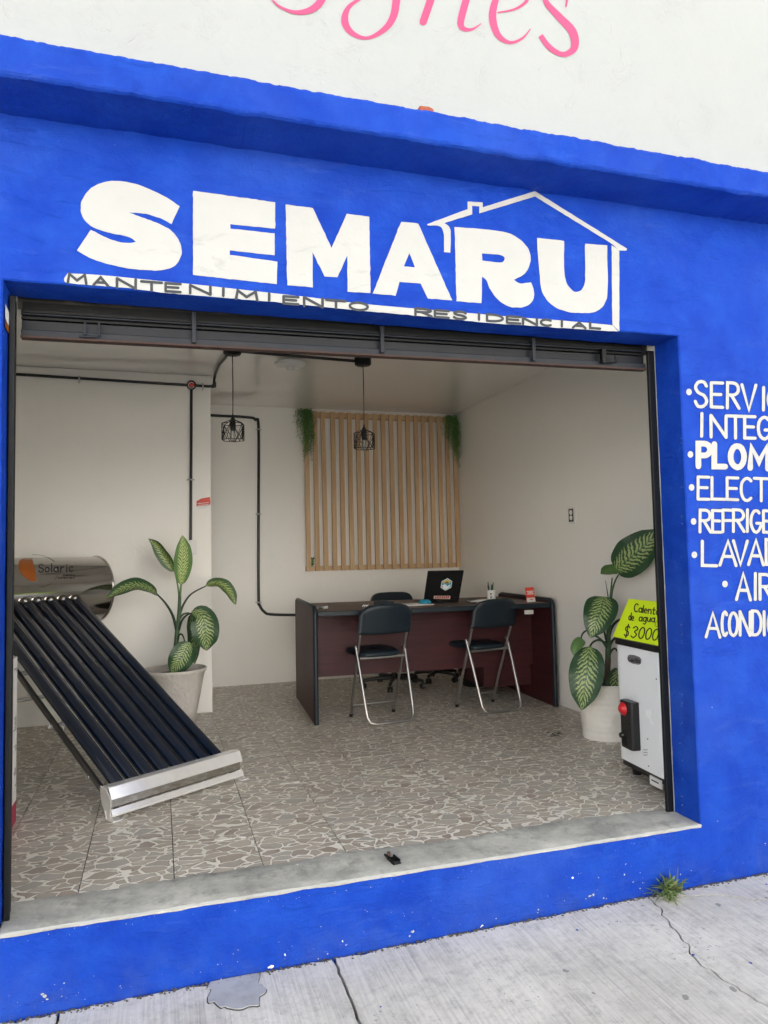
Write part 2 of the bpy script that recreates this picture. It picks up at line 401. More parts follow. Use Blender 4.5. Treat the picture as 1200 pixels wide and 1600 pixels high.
def outline(pts, k=6, wob=.0):                                    # closed outline; 3-tuples are sharp corners
    n = len(pts); out = []
    for i in range(n):
        a, b, c, d = pts[i-1], pts[i], pts[(i+1) % n], pts[(i+2) % n]
        if len(b) == 3 and len(c) == 3: kk = max(1, int(math.dist(b[:2], c[:2])/6))
        else: kk = k
        for j in range(kk):
            t = j/kk
            if len(b) == 3 and len(c) == 3: q = [b[e]+(c[e]-b[e])*t for e in (0, 1)]
            else:
                A = b if len(b) == 3 else a; D = c if len(c) == 3 else d
                q = [.5*((2*b[e])+(c[e]-A[e])*t+(2*A[e]-5*b[e]+4*c[e]-D[e])*t*t+(3*b[e]-A[e]-3*c[e]+D[e])*t**3) for e in (0, 1)]
            if wob: q = [q[0]+noise.noise(Vector((q[0]*.13, q[1]*.13, 3)))*wob, q[1]+noise.noise(Vector((q[0]*.13, q[1]*.13, 9)))*wob]
            out.append(q)
    return out
def mapped_poly(mb, pts, fmap, holes=(), e=0.0):
    mb.poly([fmap(x, y, e) for x, y in pts], [[fmap(x, y, e) for x, y in h] for h in holes])
LAYER = [0]
def stroke(mb, pts, wd, fmap, e=None, cap=True):                  # a painted stroke: pts in photo pixels, wd = width(s)
    if e is None: LAYER[0] = (LAYER[0]+1) % 9; e = LAYER[0]*.00012
    ws = wd if isinstance(wd, (list, tuple)) else [wd]*len(pts)
    P = [Vector((p[0], p[1])) for p in pts]
    if getattr(fmap, 'curved', False):
        P2 = [P[0]]; w2 = [ws[0]]
        for i in range(1, len(P)):
            k = max(1, int((P[i]-P[i-1]).length/1.2))
            for j in range(1, k+1): P2.append(P[i-1].lerp(P[i], j/k)); w2.append(ws[i-1]+(ws[i]-ws[i-1])*j/k)
        P, ws = P2, w2
    n = len(P); L = []; Rr = []
    for i in range(n):
        if i == 0: N = (P[1]-P[0]).normalized(); N = Vector((-N.y, N.x)); sc = 1
        elif i == n-1: N = (P[-1]-P[-2]).normalized(); N = Vector((-N.y, N.x)); sc = 1
        else:
            a = (P[i]-P[i-1]).normalized(); b = (P[i+1]-P[i]).normalized(); N1 = Vector((-a.y, a.x)); N2 = Vector((-b.y, b.x))
            N = N1+N2; N = N.normalized() if N.length > .2 else N1; sc = min(1/max(N.dot(N1), .35), 1.8)
        L.append(P[i]+N*ws[i]*.5*sc); Rr.append(P[i]-N*ws[i]*.5*sc)
    if cap:
        d0 = (P[0]-P[1]).normalized(); d1 = (P[-1]-P[-2]).normalized()
        s0 = [P[0]+(Matrix.Rotation(a, 2) @ d0)*ws[0]*.5 for a in (-.9, -.3, .3, .9)]
        s1 = [P[-1]+(Matrix.Rotation(a, 2) @ d1)*ws[-1]*.5 for a in (-.9, -.3, .3, .9)]
        if (s0[0]-Rr[0]).length < (s0[0]-L[0]).length: s0.reverse()
        if (s1[0]-L[-1]).length > (s1[0]-Rr[-1]).length: s1.reverse()
        c0 = [L[0]]+s0+[Rr[0]]; c1 = [L[-1]]+s1+[Rr[-1]]
        mb.add([fmap(q.x, q.y, e-.00003) for q in c0], [tuple(range(6))]); mb.add([fmap(q.x, q.y, e+.00014) for q in c1], [tuple(range(6))])
    vs = [fmap(q.x, q.y, e+.00010*(k_ % n)/n) for k_, q in enumerate(L+Rr)]
    mb.add(vs, [(i, i+1, n+i+1, n+i) for i in range(n-1)])
def arc(cx, cy, rx, ry, a0, a1, k=10): return [(cx+rx*math.cos(R(a0+(a1-a0)*i/k)), cy+ry*math.sin(R(a0+(a1-a0)*i/k))) for i in range(k+1)]
F = {  # hand lettering in a unit box, y up
'A': [[(0,0),(.5,1),(1,0)],[(.2,.36),(.8,.36)]], 'C': [arc(.55,.5,.5,.5,50,310,14)], 'D': [[(0,0),(0,1)]+arc(.35,.5,.65,.5,90,-90,10)+[(0,0)]],
'E': [[(0,0),(0,1)],[(0,1),(1,1)],[(0,.52),(.85,.52)],[(0,0),(1,0)]], 'F': [[(0,0),(0,1)],[(0,1),(1,1)],[(0,.52),(.85,.52)]],
'G': [arc(.55,.5,.5,.5,50,335,14),[(1,.42),(.6,.42)]], 'I': [[(.5,0),(.5,1)]], 'L': [[(0,1),(0,0),(1,0)]],
'M': [[(0,0),(.08,1),(.5,.3),(.92,1),(1,0)]], 'N': [[(0,0),(0,1)],[(0,1),(1,0)],[(1,0),(1,1)]], 'O': [arc(.5,.5,.5,.5,90,450,20)],
'P': [[(0,0),(0,1)]+arc(.5,.74,.5,.26,90,-90,8)+[(0,.48)]], 'R': [[(0,0),(0,1)]+arc(.5,.76,.45,.24,90,-90,8)+[(0,.52)],[(.35,.52),(1,0)]],
'S': [catmull([(.95,.82),(.75,.98),(.3,.98),(.05,.78),(.25,.57),(.75,.45),(.97,.22),(.7,.02),(.25,.02),(.02,.2)],4)],
'T': [[(0,1),(1,1)],[(.5,1),(.5,0)]], 'U': [[(0,1),(0,.35)]+arc(.5,.35,.5,.35,180,360,8)+[(1,1)]], 'V': [[(0,1),(.5,0),(1,1)]], 'B': [[(0,0),(0,1)]+arc(.5,.76,.4,.24,90,-90,6)+arc(.5,.26,.5,.26,90,-90,6)+[(0,0)]],
'a': [arc(.45,.3,.42,.3,30,390,12),[(.88,.6),(.88,.1),(1,0)]], 'l': [[(.3,1.05),(.3,.1),(.5,0),(.7,.05)]], 'e': [[(.05,.3),(.85,.34)]+arc(.45,.3,.42,.3,10,310,10)],
'n': [[(.05,.6),(.05,0)],[(.05,.4),(.3,.6),(.7,.58),(.85,.4),(.85,0)]], 't': [[(.4,.95),(.4,.1),(.6,0),(.8,.05)],[(.05,.62),(.85,.62)]],
'd': [arc(.45,.3,.42,.3,0,360,12),[(.88,1.05),(.88,0)]], 'g': [arc(.45,.3,.42,.3,0,360,12),[(.88,.6),(.88,-.2),(.6,-.42),(.2,-.35)]],
'u': [[(.05,.6),(.08,.15),(.35,0),(.7,.1),(.88,.6)],[(.88,.6),(.88,0)]], 'o': [arc(.45,.3,.42,.3,0,360,12)], 'i': [[(.4,.6),(.4,0)],[(.4,.85),(.4,.9)]],
'r': [[(.15,.6),(.15,0)],[(.15,.35),(.4,.58),(.75,.6)]], 'c': [arc(.5,.3,.42,.3,45,315,10)],
'$': [catmull([(.9,.8),(.6,.95),(.15,.8),(.2,.55),(.75,.42),(.85,.15),(.4,0),(.05,.15)],4),[(.5,1.12),(.5,-.12)]],
'3': [catmull([(.1,.85),(.5,1.0),(.85,.8),(.45,.53),(.85,.3),(.5,0),(.05,.12)],4)], '0': [arc(.5,.5,.42,.5,0,360,16)], '-': [[(.1,.45),(.9,.45)]],
}
def glyph(mb, ch, x0, x1, yt, yb, wd, fmap, skew=0.0, slope=0.0, jit=.0):
    for pl in F[ch]:
        q = [(x0+(x1-x0)*px_+skew*py_, yb+(yt-yb)*py_+slope*(x1-x0)*px_) for px_, py_ in pl]
        if jit: q = [(x+random.uniform(-jit, jit), y+random.uniform(-jit, jit)) for x, y in q]
        stroke(mb, q, wd, fmap)
def word(mb, s_, x0, y0, x1, y1, h, wd, fmap, gap=.22, skew=0, widths=None):
    ws = [(.25 if c in 'Iil' else (1.25 if c == 'M' else 1)) for c in s_]; tot = sum(ws)+gap*(len(s_)-1); x = 0
    for c, w_ in zip(s_, ws):
        if c != ' ':
            a = x/tot; b = (x+w_)/tot; ya = y0+(y1-y0)*a; yb_ = y0+(y1-y0)*b
            glyph(mb, c, x0+(x1-x0)*a, x0+(x1-x0)*b, ya-h, ya, wd, fmap, skew, (yb_-ya)/max((x1-x0)*(b-a), 1e-6))
        x += w_+gap

# ------------------------------------------------------------------ key sizes of the place
W, H = 2.568, 2.021                # shop opening
JAMB = .155
XR, YB, ZC = 3.271, 4.074, 2.499   # right wall, back wall, ceiling
PX, PY = .8395, 3.029              # end and front of the partition wall
def gz(x, y): return -.256+.0075*x+.010*min(y, 0)     # pavement height

# ------------------------------------------------------------------ SETTING: ground
gm = MB(); gm.box((-150, -150, -.9), (150, 150, -.62)); struct(gm, 'ground', 'asphalt')
rd = MB(); rd.box((-60, -9.2, -.61), (60, -1.62, -.42)); struct(rd, 'road', 'asphalt')
kb = MB()
for i in range(-6, 8): kb.box((i*1.2+.004, -1.62, -.6), (i*1.2+1.196, -1.47, gz(i*1.2, -1.5)+.002))
kb.box((-60, -1.62, -.6), (-7.2, -1.47, -.26)); kb.box((9.6, -1.62, -.6), (60, -1.47, -.26))
struct(kb, 'kerb', 'pavement', bevel=.01)
fb = MB(); fb.box((-60, -10.4, -.6), (60, -9.2, -.28)); struct(fb, 'far_pavement', 'pavement')
# near pavement: base of bare ground in the joints, slabs with broken edges on it
pv = MB(); pv.add([(-12, -1.47, -.33), (14, -1.47, -.30), (14, .01, -.275), (-12, .01, -.295)], [(0,1,2,3)])
pave = struct(pv, 'pavement', 'raw_joint')
def jag(pts, amp=.006, k=10, seed=0):
    out = []
    for i in range(len(pts)-1):
        for j in range(k):
            t = j/k; x = pts[i][0]+(pts[i+1][0]-pts[i][0])*t; y = pts[i][1]+(pts[i+1][1]-pts[i][1])*t
            a = amp if 0 < i+j else 0
            out.append((x+noise.noise(Vector((x*25, y*25, seed)))*a*2.2, y+noise.noise(Vector((x*25, y*25, seed+5)))*a*2.2))
    out.append(pts[-1]); return out
def slab(pts, dz=0.0):
    b = MB(); t = [Vector((x, y, gz(x, y)+dz)) for x, y in pts]; b.prism([q-Vector((0,0,.03)) for q in t], (0, 0, .03))
    return b.build('slab', 'pavement', pave)
c1 = jag([(2.305, -.006), (2.241, -.217), (2.165, -.455), (2.198, -.695), (2.26, -1.0), (2.22, -1.468)], .007, 14)
j1 = jag([(1.035, -.008), (1.029, -.367), (1.035, -.9), (1.03, -1.468)], .003, 12, 3)
j0 = jag([(.170, -.008), (.168, -.5), (.165, -1.468)], .003, 12, 4)
top = lambda a, b, s: [(x, min(y, -.001)) for x, y in jag([(a, -.009), (b, -.009)], .009, max(4, int((b-a)*30)), s)]
def shift(p, dx): return [(x+dx, y) for x, y in p]
slab(top(-3.0, .160, 1)[:-1]+shift(j0, -.004)+[(-3.0, -1.468)])
slab(list(reversed(shift(j0, .005)))+top(.172, 1.024, 2)[1:]+shift(j1, -.005)[1:])
slab(list(reversed(shift(j1, .005)))+top(1.04, 2.298, 3)[1:]+shift(c1, -.0035)[1:])
c2 = jag([(2.335, -.035), (2.44, -.052), (2.57, -.095), (2.70, -.19), (2.82, -.25), (3.1, -.36)], .006, 10, 8)
j3 = [(3.1, -.36), (3.1, -1.468)]
slab(list(reversed(shift(c1, .0035)))+[(x, y-.007) for x, y in c2]+[(3.1, -1.468)])
slab([(2.325, -.012)]+top(2.34, 3.095, 6)+[(3.095, -.345)]+list(reversed([(x, y+.006) for x, y in c2]))[1:])
slab([(3.108, -.006), (6, -.006), (6, -1.468), (3.108, -1.468)]); slab([(-12, -.006), (-3.01, -.006), (-3.01, -1.468), (-12, -1.468)]); slab([(6.01, -.006), (14, -.006), (14, -1.468), (6.01, -1.468)])
pm = MB(); pp = [at(x, y, 2, -.250) for x, y in ((322,1545),(328,1562),(345,1574),(370,1577),(398,1572),(412,1556),(411,1538),(402,1525),(372,1521),(345,1524),(326,1533))]
pc_ = sum(pp, Vector())/len(pp); pj = jag([(p.x, p.y) for p in pp]+[(pp[0].x, pp[0].y)], .012, 6, 11)[:-1]
pm.prism([Vector((x, min(y, -.006), gz(x, y)-.012)) for x, y in pj], (0, 0, .0152)); pm.build('repair_patch', 'patch_cement', pave, bevel=.001)
pm = MB(); pm.prism([Vector((pc_.x+(x-pc_.x)*1.035-.001, min(pc_.y+(y-pc_.y)*1.05-.001, -.005), gz(x, y)-.010)) for x, y in pj], (0, 0, .0108)); pm.build('patch_joint', 'raw_joint', pave)

# ------------------------------------------------------------------ SETTING: room
fl = MB(); fl.box((-1.6, .19, -.05), (XR, YB, -.006)); floor = struct(fl, 'floor', 'raw_joint')
S = .3134; tm = None
y0s = .205
for i in range(-6, 10):
    for j in range(13):
        xa = max(.2027+i*S, -1.6); xb = min(.2027+(i+1)*S, XR); ya = y0s+j*S; yb = min(ya+S, YB)
        if xb-xa < .02 or yb-ya < .02: continue
        if ya > PY+.02 and xb < PX: continue
        full = abs(xb-xa-S) < 1e-5 and abs(yb-ya-S) < 1e-5
        g = .0017
        if full and tm is not None: o = bpy.data.objects.new('tile', tm); col.objects.link(o); o.parent = floor
        else:
            b = MB(); hx, hy = (xb-xa)/2-g, (yb-ya)/2-g
            b.box((-hx, -hy, -.0058), (hx, hy, 0)); o = b.build('tile', 'tile', None); o.parent = floor
            if full: tm = o.data
        o.location = ((xa+xb)/2, (ya+yb)/2, random.uniform(-.0007, .0003))
b = MB(); b.box((-1.7, YB, -.1), (3.5, 4.25, ZC)); struct(b, 'back_wall', 'room_wall')
b = MB(); b.box((XR, .215, -.1), (3.5, YB-.001, ZC)); struct(b, 'side_wall', 'room_wall')
b = MB(); b.box((-1.8, .215, -.1), (-1.6, YB-.001, ZC)); struct(b, 'side_wall', 'room_wall')
b = MB(); b.box((-1.598, PY, -.05), (PX, YB-.002, ZC-.001)); struct(b, 'partition_wall', 'room_wall', bevel=.006)
b = MB(); b.box((-1.8, .215, ZC+.001), (3.5, 4.25, 2.66)); struct(b, 'ceiling', 'ceiling_paint')

# ------------------------------------------------------------------ THE BUILDING
bld = thing('shop_building', (0, 0, 0), 'blue painted shop front with hand lettered house emblem under a white upper wall', 'building')
def wob(x, s=0, a=.003): return noise.noise(Vector((x*9, s, 0)))*a+noise.noise(Vector((x*40, s, 5)))*a*.4
fm = MB()
N = 60
path = [(-.006+wob(z, 1), z) for z in [H*k/40 for k in range(0, 41)]]                    # left jamb edge upwards
path += [(x, H+wob(x, 2)) for x in [W*k/60 for k in range(1, 60)]]
path += [(W+wob(z, 3), z) for z in [H*k/40 for k in range(40, -1, -1)]]
cham = .005
def ofs(i, d):
    x, z = path[i]
    if i <= 40: dx, dz = (-d, 0) if i < 40 else (-d, d)
    elif i < 100: dx, dz = (0, d)
    else: dx, dz = (d, 0) if i > 100 else (d, d)
    return x+dx, z+dz
front = [ofs(i, cham) for i in range(len(path))]
front[0] = (front[0][0], -.004); front[-1] = (front[-1][0], -.004)
ZT = 2.566
hole = [(x, 0, z) for x, z in front]+[(W-.1-k*(W-.2)/50, 0, -.004+wob(k*.05, 7, .002)) for k in range(51)]
bott = [(-3+k*9/200, 0, gz(-3+k*9/200, 0)-.02) for k in range(201)]
outer = bott+[(6, 0, ZT+.02), (-3, 0, ZT+.02)]
fm.poly(outer, [hole])
n0 = len(path)
vs = [(x, 0, z) for x, z in front]+[(x, cham, z) for x, z in path]+[(x, JAMB, z) for x, z in path]
fm.add(vs, [(i, i+1, n0+i+1, n0+i) for i in range(n0-1)]+[(n0+i, n0+i+1, 2*n0+i+1, 2*n0+i) for i in range(n0-1)])
facade = fm.build('front_wall', 'blue', bld)
# inner side of the front wall
b = MB(); b.box((-3, .157, -.4), (-.002, .213, 2.60)); b.box((W+.002, .157, -.4), (6, .213, 2.60)); b.box((-.001, .19, H+.04), (W+.001, .213, 2.60))
b.box((-3, .157, -.4), (-2.9, .213, 2.6)); b.build('inner_lining', 'room_wall', bld)
# projecting band (cornice)
cm_ = MB(); secs = []
xs = [-3+k*.01 for k in range(901)]
for x in xs:
    zb = 2.562+wob(x, 11, .006)-.004*x/3; zt = 2.684+wob(x, 12, .008)+noise.noise(Vector((x*70, 3, 3)))*.003-.0065*x; yf = -.22+wob(x, 13, .005)
    secs.append([(x, .0, zb+.004), (x, yf+.012, zb), (x, yf+.004+wob(x, 15, .003), zb+.005), (x, yf, zb+.012), (x, yf+wob(x, 16, .004), zt-.012), (x, yf+.003, zt-.003), (x, yf+.012, zt), (x, .03, zt+.012)])
k = len(secs[0]); cm_.add([q for s_ in secs for q in s_], [(i*k+j, (i+1)*k+j, (i+1)*k+j+1, i*k+j+1) for i in range(900) for j in range(k-1)])
cm_.build('ledge', 'blue', bld)
b = MB(); b.box((-3, .02, 2.662), (6, 4.25, 4.7)); up_wall = b.build('upper_wall', 'plaster', bld)
b = MB(); b.box((-3.02, -.05, 4.7), (6.02, 4.3, 4.82)); b.build('roof', 'patch_cement', bld, bevel=.01)
for xa, xb in ((-3, -1.8), (3.5, 6)): b = MB(); b.box((xa, .22, -.4), (xb, 4.25, 2.662)); b.build('rear_block', 'plaster', bld)
# sill
sl = MB(); nx = 110
rows = []
for k in range(nx+1):
    x = W*k/nx; yb = .222+.025*noise.noise(Vector((x*2.2, 1, 2)))+.012*noise.noise(Vector((x*11, 1, 2)))
    yf = -.003+wob(x, 21, .003)
    rows.append([(x, yf+.001, -.010+wob(x, 31, .004)), (x, yf, -.002), (x, yf+.004, .001), (x, .05, .002+wob(x, 5, .002)), (x, .15, .003+wob(x, 6, .002)), (x, yb-.01, .003), (x, yb, -.001), (x, yb, -.006)])
k = 8; sl.add([q for r_ in rows for q in r_], [(i*k+j, (i+1)*k+j, (i+1)*k+j+1, i*k+j+1) for i in range(nx) for j in range(k-1)], True)
sill = sl.build('threshold', 'sill_cement', bld)
b = MB(); rr = []
for k in range(241):
    x = W*k/240; a = -.0005+.003*noise.noise(Vector((x*14, 0, 0)))+.0035*noise.noise(Vector((x*50, 0, 0)))
    rr.append([(x, -.0062+wob(x, 21, .003), -.0035-a*.8), (x, -.0066+wob(x, 21, .003), -.001), (x, -.001+wob(x, 21, .003), .0035), (x, -.001+a*.7, .0036)])
b.add([q for r_ in rr for q in r_], [(i*4+j, (i+1)*4+j, (i+1)*4+j+1, i*4+j+1) for i in range(240) for j in range(3)], True)
b.build('chipped_edge', 'plaster', bld)
# bare spots where the blue has flaked off
b = MB(); rnd = random.Random(21)
def flake(px_, py_, r_):
    c0 = at(px_, py_, 1, 0); c0 = Vector((c0.x, -.0012, c0.z)); k_ = 9
    b.poly([c0+Vector((math.cos(j*2*PI/k_)*r_*rnd.uniform(.45, 1.25), 0, math.sin(j*2*PI/k_)*r_*rnd.uniform(.35, 1.0))) for j in range(k_)])
for x, y, r_ in ((70,1557,.008),(66,1553,.005),(74,1561,.004),(645,1455,.007),(640,1462,.004),(921,1400,.007),(927,1398,.006),(915,1404,.003),(943,1403,.005),(947,1404,.003),(935,1371,.003),(882,1407,.003),(841,1421,.004),(840,1426,.003),(775,1435,.003),(1063,1366,.004),(1080,1360,.003),(100,1536,.003),(372,1484,.002),(497,1498,.003),(512,1490,.003),(541,1391,.002),(1121,1283,.003),(1112,1105,.003),(453,1515,.002),(1000,1388,.003),(1004,1379,.003),(989,1378,.003)): flake(x, y, r_)
for k in range(80):
    x = rnd.choice((70, 300, 480, 660, 900, 940, 1080))+rnd.gauss(0, 60); y = 1594-.1958*x-abs(rnd.gauss(0, 22))-3; flake(x, y, rnd.uniform(.0005, .0017))
for k in range(40): flake(1065+rnd.gauss(0, 1.2), rnd.uniform(620, 1270), rnd.uniform(.0006, .0016))
for k in range(60):
    x = rnd.uniform(0, 1090); flake(x, 1468-.1565*x+abs(rnd.gauss(0, 7)), rnd.uniform(.0006, .0018))
tag(b.build('bare_spots', 'plaster', facade), kind='stuff')
# painted emblem and letters on the front wall ----------------------------------------
FP = on_plane((0, 0, 0), (0, -1, 0), .0016)
A3 = lambda L: [(80+p[0]/2.5, 260+p[1]/2.5)+tuple(p[2:]) for p in L]
A4 = lambda L: [(540+p[0]/2.3077, 280+p[1]/2.3077)+tuple(p[2:]) for p in L]
c_ = 1
LT = {
'S': (A3([(502,155,1),(470,225,1),(430,205),(370,186),(303,181,1),(365,203),(430,228),(480,262),(507,310),(507,350),(485,387),(445,403),(390,406),(300,398),(200,375),(140,352),(100,328,1),(155,247,1),(215,278),(280,298),(333,296,1),(300,275),(230,260),(165,238),(132,212),(117,178),(119,138),(150,90),(205,62),(270,57),(350,75),(440,115)]), []),
'E': (A3([(554,95,1),(875,140,1),(875,243,1),(700,226,1),(700,242,1),(873,262,1),(873,347,1),(698,328,1),(698,345,1),(883,372,1),(882,460,1),(554,424,1)]), []),
'M': (A3([(916,149,1),(1022,162,1),(1095,318,1),(1155,185,1)])+[(577,338.5,1),(579,458,1),(543,456,1)]+A3([(1157,348,1),(1118,433,1),(1068,430,1),(1021,335,1),(1022,472,1),(922,464,1)]), []),
'A': (A4([(200,153,1),(262,160,1),(385,437,1),(297,430,1),(270,376,1),(195,370,1),(180,420,1),(98,412,1)]), [A4([(230,266,1),(250,318,1),(210,314,1)])]),
'R': (A4([(393,172,1),(540,185),(600,200),(645,232),(667,275),(662,315),(640,345),(606,362,1),(630,376),(668,372,1),(679,400),(676,435),(655,456),(620,463),(580,455),(545,430),(520,395),(508,365),(492,352,1),(490,447,1),(400,440,1)]), [A4([(492,268,1),(550,272),(573,282),(565,299),(530,298),(493,293,1)])]),
'U': (A4([(690,211,1),(788,222,1),(789,330),(798,375),(822,404),(846,403),(862,375),(864,340),(863,232,1),(943,238,1),(945,390),(935,447),(902,477),(850,483),(790,475),(740,450),(710,410),(700,350)]), []),
}
for ch in 'SEMARU':
    o_, hs_ = LT[ch]; b = MB(); mapped_poly(b, outline(o_, 6, .8), FP, [outline(h, 6, .5) for h in hs_]); b.build('painted_letter', 'letter', facade)
b = MB()
mapped_poly(b, outline(A4([(295,162,1),(440,108,1),(440,80,1),(494,84,1),(495,101,1),(683,43,1),(1016,251,1),(1012,258,1),(985,257,1),(962,234,1),(683,62,1),(482,123,1),(482,98,1),(456,96,1),(456,127,1),(356,158,1),(374,172),(379,200),(378,265,1),(355,263,1),(354,200),(340,170),(300,167)]), 4, .5), FP, e=.0002)
mapped_poly(b, outline(A4([(959,238,1),(977,250,1),(987,259,1),(987,549,1),(962,524,1)]), 4, .5), FP, e=.0001)
b.build('painted_house_outline', 'letter', facade)
b = MB()
tp = [(106,427),(160,430),(240,438),(320,446),(400,455),(480,464),(560,474),(648,482),(720,488),(800,495),(880,501),(957,508)]
bt = [(966,518),(900,514),(830,509),(757,504),(690,497),(627,491),(560,485),(500,479),(430,472),(360,466),(300,461),(252,457),(200,450),(150,446),(106,442),(100,435)]
bp = [(p[0], p[1]) for p in catmull(tp, 4)]+[(x+0*random.random(), y+1.1*noise.noise(Vector((x*.12, 2, 0)))) for x, y in catmull(bt, 7)]
mapped_poly(b, bp, FP); b.build('painted_band', 'letter', facade)
TP = on_plane((0, 0, 0), (0, -1, 0), .0026)
Z3 = [('M',65,137,420,458),('A',165,222,432,468),('N',257,330,438,478),('T',352,432,450,487),('E',447,505,457,492),('N',543,622,465,500),('I',665,680,477,510),('M',722,805,485,522),('I',843,860,497,527),('E',908,965,508,540),('N',988,1060,512,550),('T',1075,1150,522,556)]
def gl(ch, xa, xb, yt, yb, wd, mp, sl_=.09):
    b = MB(); glyph(b, ch, xa, xb, yt, yb, wd, mp, 0, sl_*.8); b.build('tagline_letter', 'tag_ink', facade)
for ch, xa, xb, yt, yb in Z3: gl(ch, 80+xa/2.5, 80+xb/2.5, 260+yt/2.5-.4, 260+yb/2.5-2.0, 4.3, TP)
for ch, xa, xb, yt, yb in [('O',15,80,443,473),('R',252,310,466,494),('E',322,372,472,500),('S',390,435,476,506),('I',475,487,484,510),('D',510,567,487,514),('E',582,630,494,521),('N',640,690,500,526),('C',702,745,505,530),('I',775,785,509,534),('A',820,865,515,538),('L',882,918,518,540)]:
    gl(ch, 540+xa/2.3077, 540+xb/2.3077, 280+yt/2.3077, 280+yb/2.3077-1.6, 3.9, TP)
# services list
SV = [('S',275,335,115,240,14),('E',357,413,122,243,14),('R',437,495,122,248,14),('V',510,580,132,258,14),('I',610,625,145,257,14),('C',638,700,150,262,14),
('I',300,318,275,388,14),('N',355,430,285,392,14),('T',440,515,288,397,14),('E',523,575,290,398,14),('G',588,650,293,402,14),
('P',292,350,425,540,27),('L',372,425,428,540,27),('O',453,520,437,543,27),('M',550,640,445,548,27),
('E',290,345,593,703,13),('L',360,428,595,703,13),('E',435,490,597,705,13),('C',502,562,598,710,13),('T',572,640,600,712,13),
('R',300,353,758,868,13),('E',362,405,760,868,13),('F',415,460,758,866,13),('R',467,520,757,865,13),('I',528,545,757,865,13),('G',552,603,760,868,13),('E',617,662,762,868,13),
('L',312,383,915,1035,14),('A',400,480,912,1033,14),('V',467,537,912,1030,14),('A',543,617,908,1030,14),('D',630,690,905,1030,14),
('A',482,552,1075,1206,14),('I',568,586,1075,1205,14),('R',600,660,1080,1205,14),
('A',330,400,1272,1392,13),('C',408,438,1268,1385,13),('O',446,488,1272,1385,13),('N',500,550,1265,1383,13),('D',562,606,1263,1382,13),('I',614,628,1265,1382,13),('C',638,680,1268,1382,13)]
OP = on_plane((0,0,0), (0,-1,0), .0008); SP = on_plane((0,0,0), (0,-1,0), .0024)
for ch, xa, xb, yt, yb, wd in SV:
    a = [1000+xa/3.2, 1000+xb/3.2, 560+yt/3.2, 560+yb/3.2]
    b = MB(); glyph(b, ch, *a, wd/3.2+.5, SP, 0, .03, .25); b.build('service_letter', 'letter', facade)
    b2 = MB(); glyph(b2, ch, *a, wd/3.2+1.7, OP, 0, .03); b2.build('letter_outline', 'outline_blue', facade)
for x, y in ((245,168),(252,480),(258,645),(268,815),(272,982),(425,1128)):
    c0 = (1000+x/3.2, 560+y/3.2); b = MB(); mapped_poly(b, [(c0[0]+4.4*math.cos(k*PI/8), c0[1]+5.2*math.sin(k*PI/8)) for k in range(16)], SP); b.build('bullet', 'letter', facade)
# pink script on the upper wall
KP = on_plane((0, .02, 0), (0, -1, 0), .002)
def pk(L, cap=False):
    b_ = MB(); q = catmull([(400+x/2.3077, y/2.3077, w_/2.3077) for x, y, w_ in L], 7)
    stroke(b_, [p[:2] for p in q], [max(p[2], .6) for p in q], KP, cap=cap); return b_
for L in ([(50,-15,5),(80,20,8),(140,44,14),(200,34,24),(238,-5,28),(255,-80,22),(262,-190,12)],
          [(520,-250,10),(525,-120,24),(508,-10,28),(495,60,26),(460,108,20),(400,137,12),(345,118,20),(320,75,26),(335,25,16),(385,-8,8),(450,-30,6),(500,-52,5)],
          [(603,78,27),(630,0,27),(668,-110,24),(690,-180,10)], [(812,85,3),(780,105,9),(750,104,17),(738,82,24),(752,20,26),(785,-100,22),(765,-150,14),(700,-120,10),(650,-60,6)],
          [(990,104,3),(960,138,8),(915,153,12),(872,125,22),(853,60,27),(868,-10,22),(905,-70,14),(960,-90,12),(990,-50,14),(978,0,12),(935,32,8),(872,45,5)],
          [(1026,128,18),(1060,172,20),(1108,196,18),(1148,172,26),(1142,115,30),(1095,62,26),(1048,10,20),(1044,-30,14),(1080,-62,10),(1122,-42,12),(1118,25,5)]):
    pk(L, len(L) == 4).build('painted_script_letter', 'pink', up_wall)

b = MB(); q = at(665, 169, 1, -.19)
b.prism([q+Vector((-.032, 0, -.03)), q+Vector((.03, 0, -.03)), q+Vector((.033, 0, .002)), q+Vector((.012, 0, .010)), q+Vector((-.022, 0, .008))], (0, .07, 0))
tag(b.build('brick_fragment', 'brick', None, bevel=.005), 'small broken red brick piece lying on top of the blue ledge', 'brick')

# ------------------------------------------------------------------ shutter
sh = thing('roller_shutter', (0, .18, 1.9), 'dark steel roller shutter rolled up under the blue lintel', 'shutter')
def tz(x): return .030*(x/W)
def bar(mb, xa, xb, ya, yb, za, zb):
    vs = [(x, y, z+tz(x)) for z in (za, zb) for y in (ya, yb) for x in (xa, xb)]
    mb.add(vs, [(0,2,3,1),(4,5,7,6),(0,1,5,4),(2,6,7,3),(0,4,6,2),(1,3,7,5)])
b = MB(); b.box((.002, .205, 1.996), (W-.002, .212, 2.050)); b.build('head_plate', 'beige_metal', sh)
for za, zb, yf, mt in ((1.975, 1.988, .176, 'black_metal'), (1.966, 1.972, .168, 'slate_metal'), (1.954, 1.964, .180, 'black_metal'), (1.919, 1.953, .190, 'dark_slat'), (1.893, 1.917, .176, 'slate_metal')):
    b = MB(); bar(b, .018, W-.034, yf, yf+.02, za, zb-.0005); b.build('shutter_slat', mt, sh, bevel=.002)
b = MB(); bar(b, .018, W-.034, .200, .215, 1.93, 2.02); b.build('curtain_back', 'black_metal', sh)
b = MB(); bar(b, .018, W-.034, .168, .205, 1.886, 1.8925); b.build('bottom_angle', 'rusty_edge', sh)
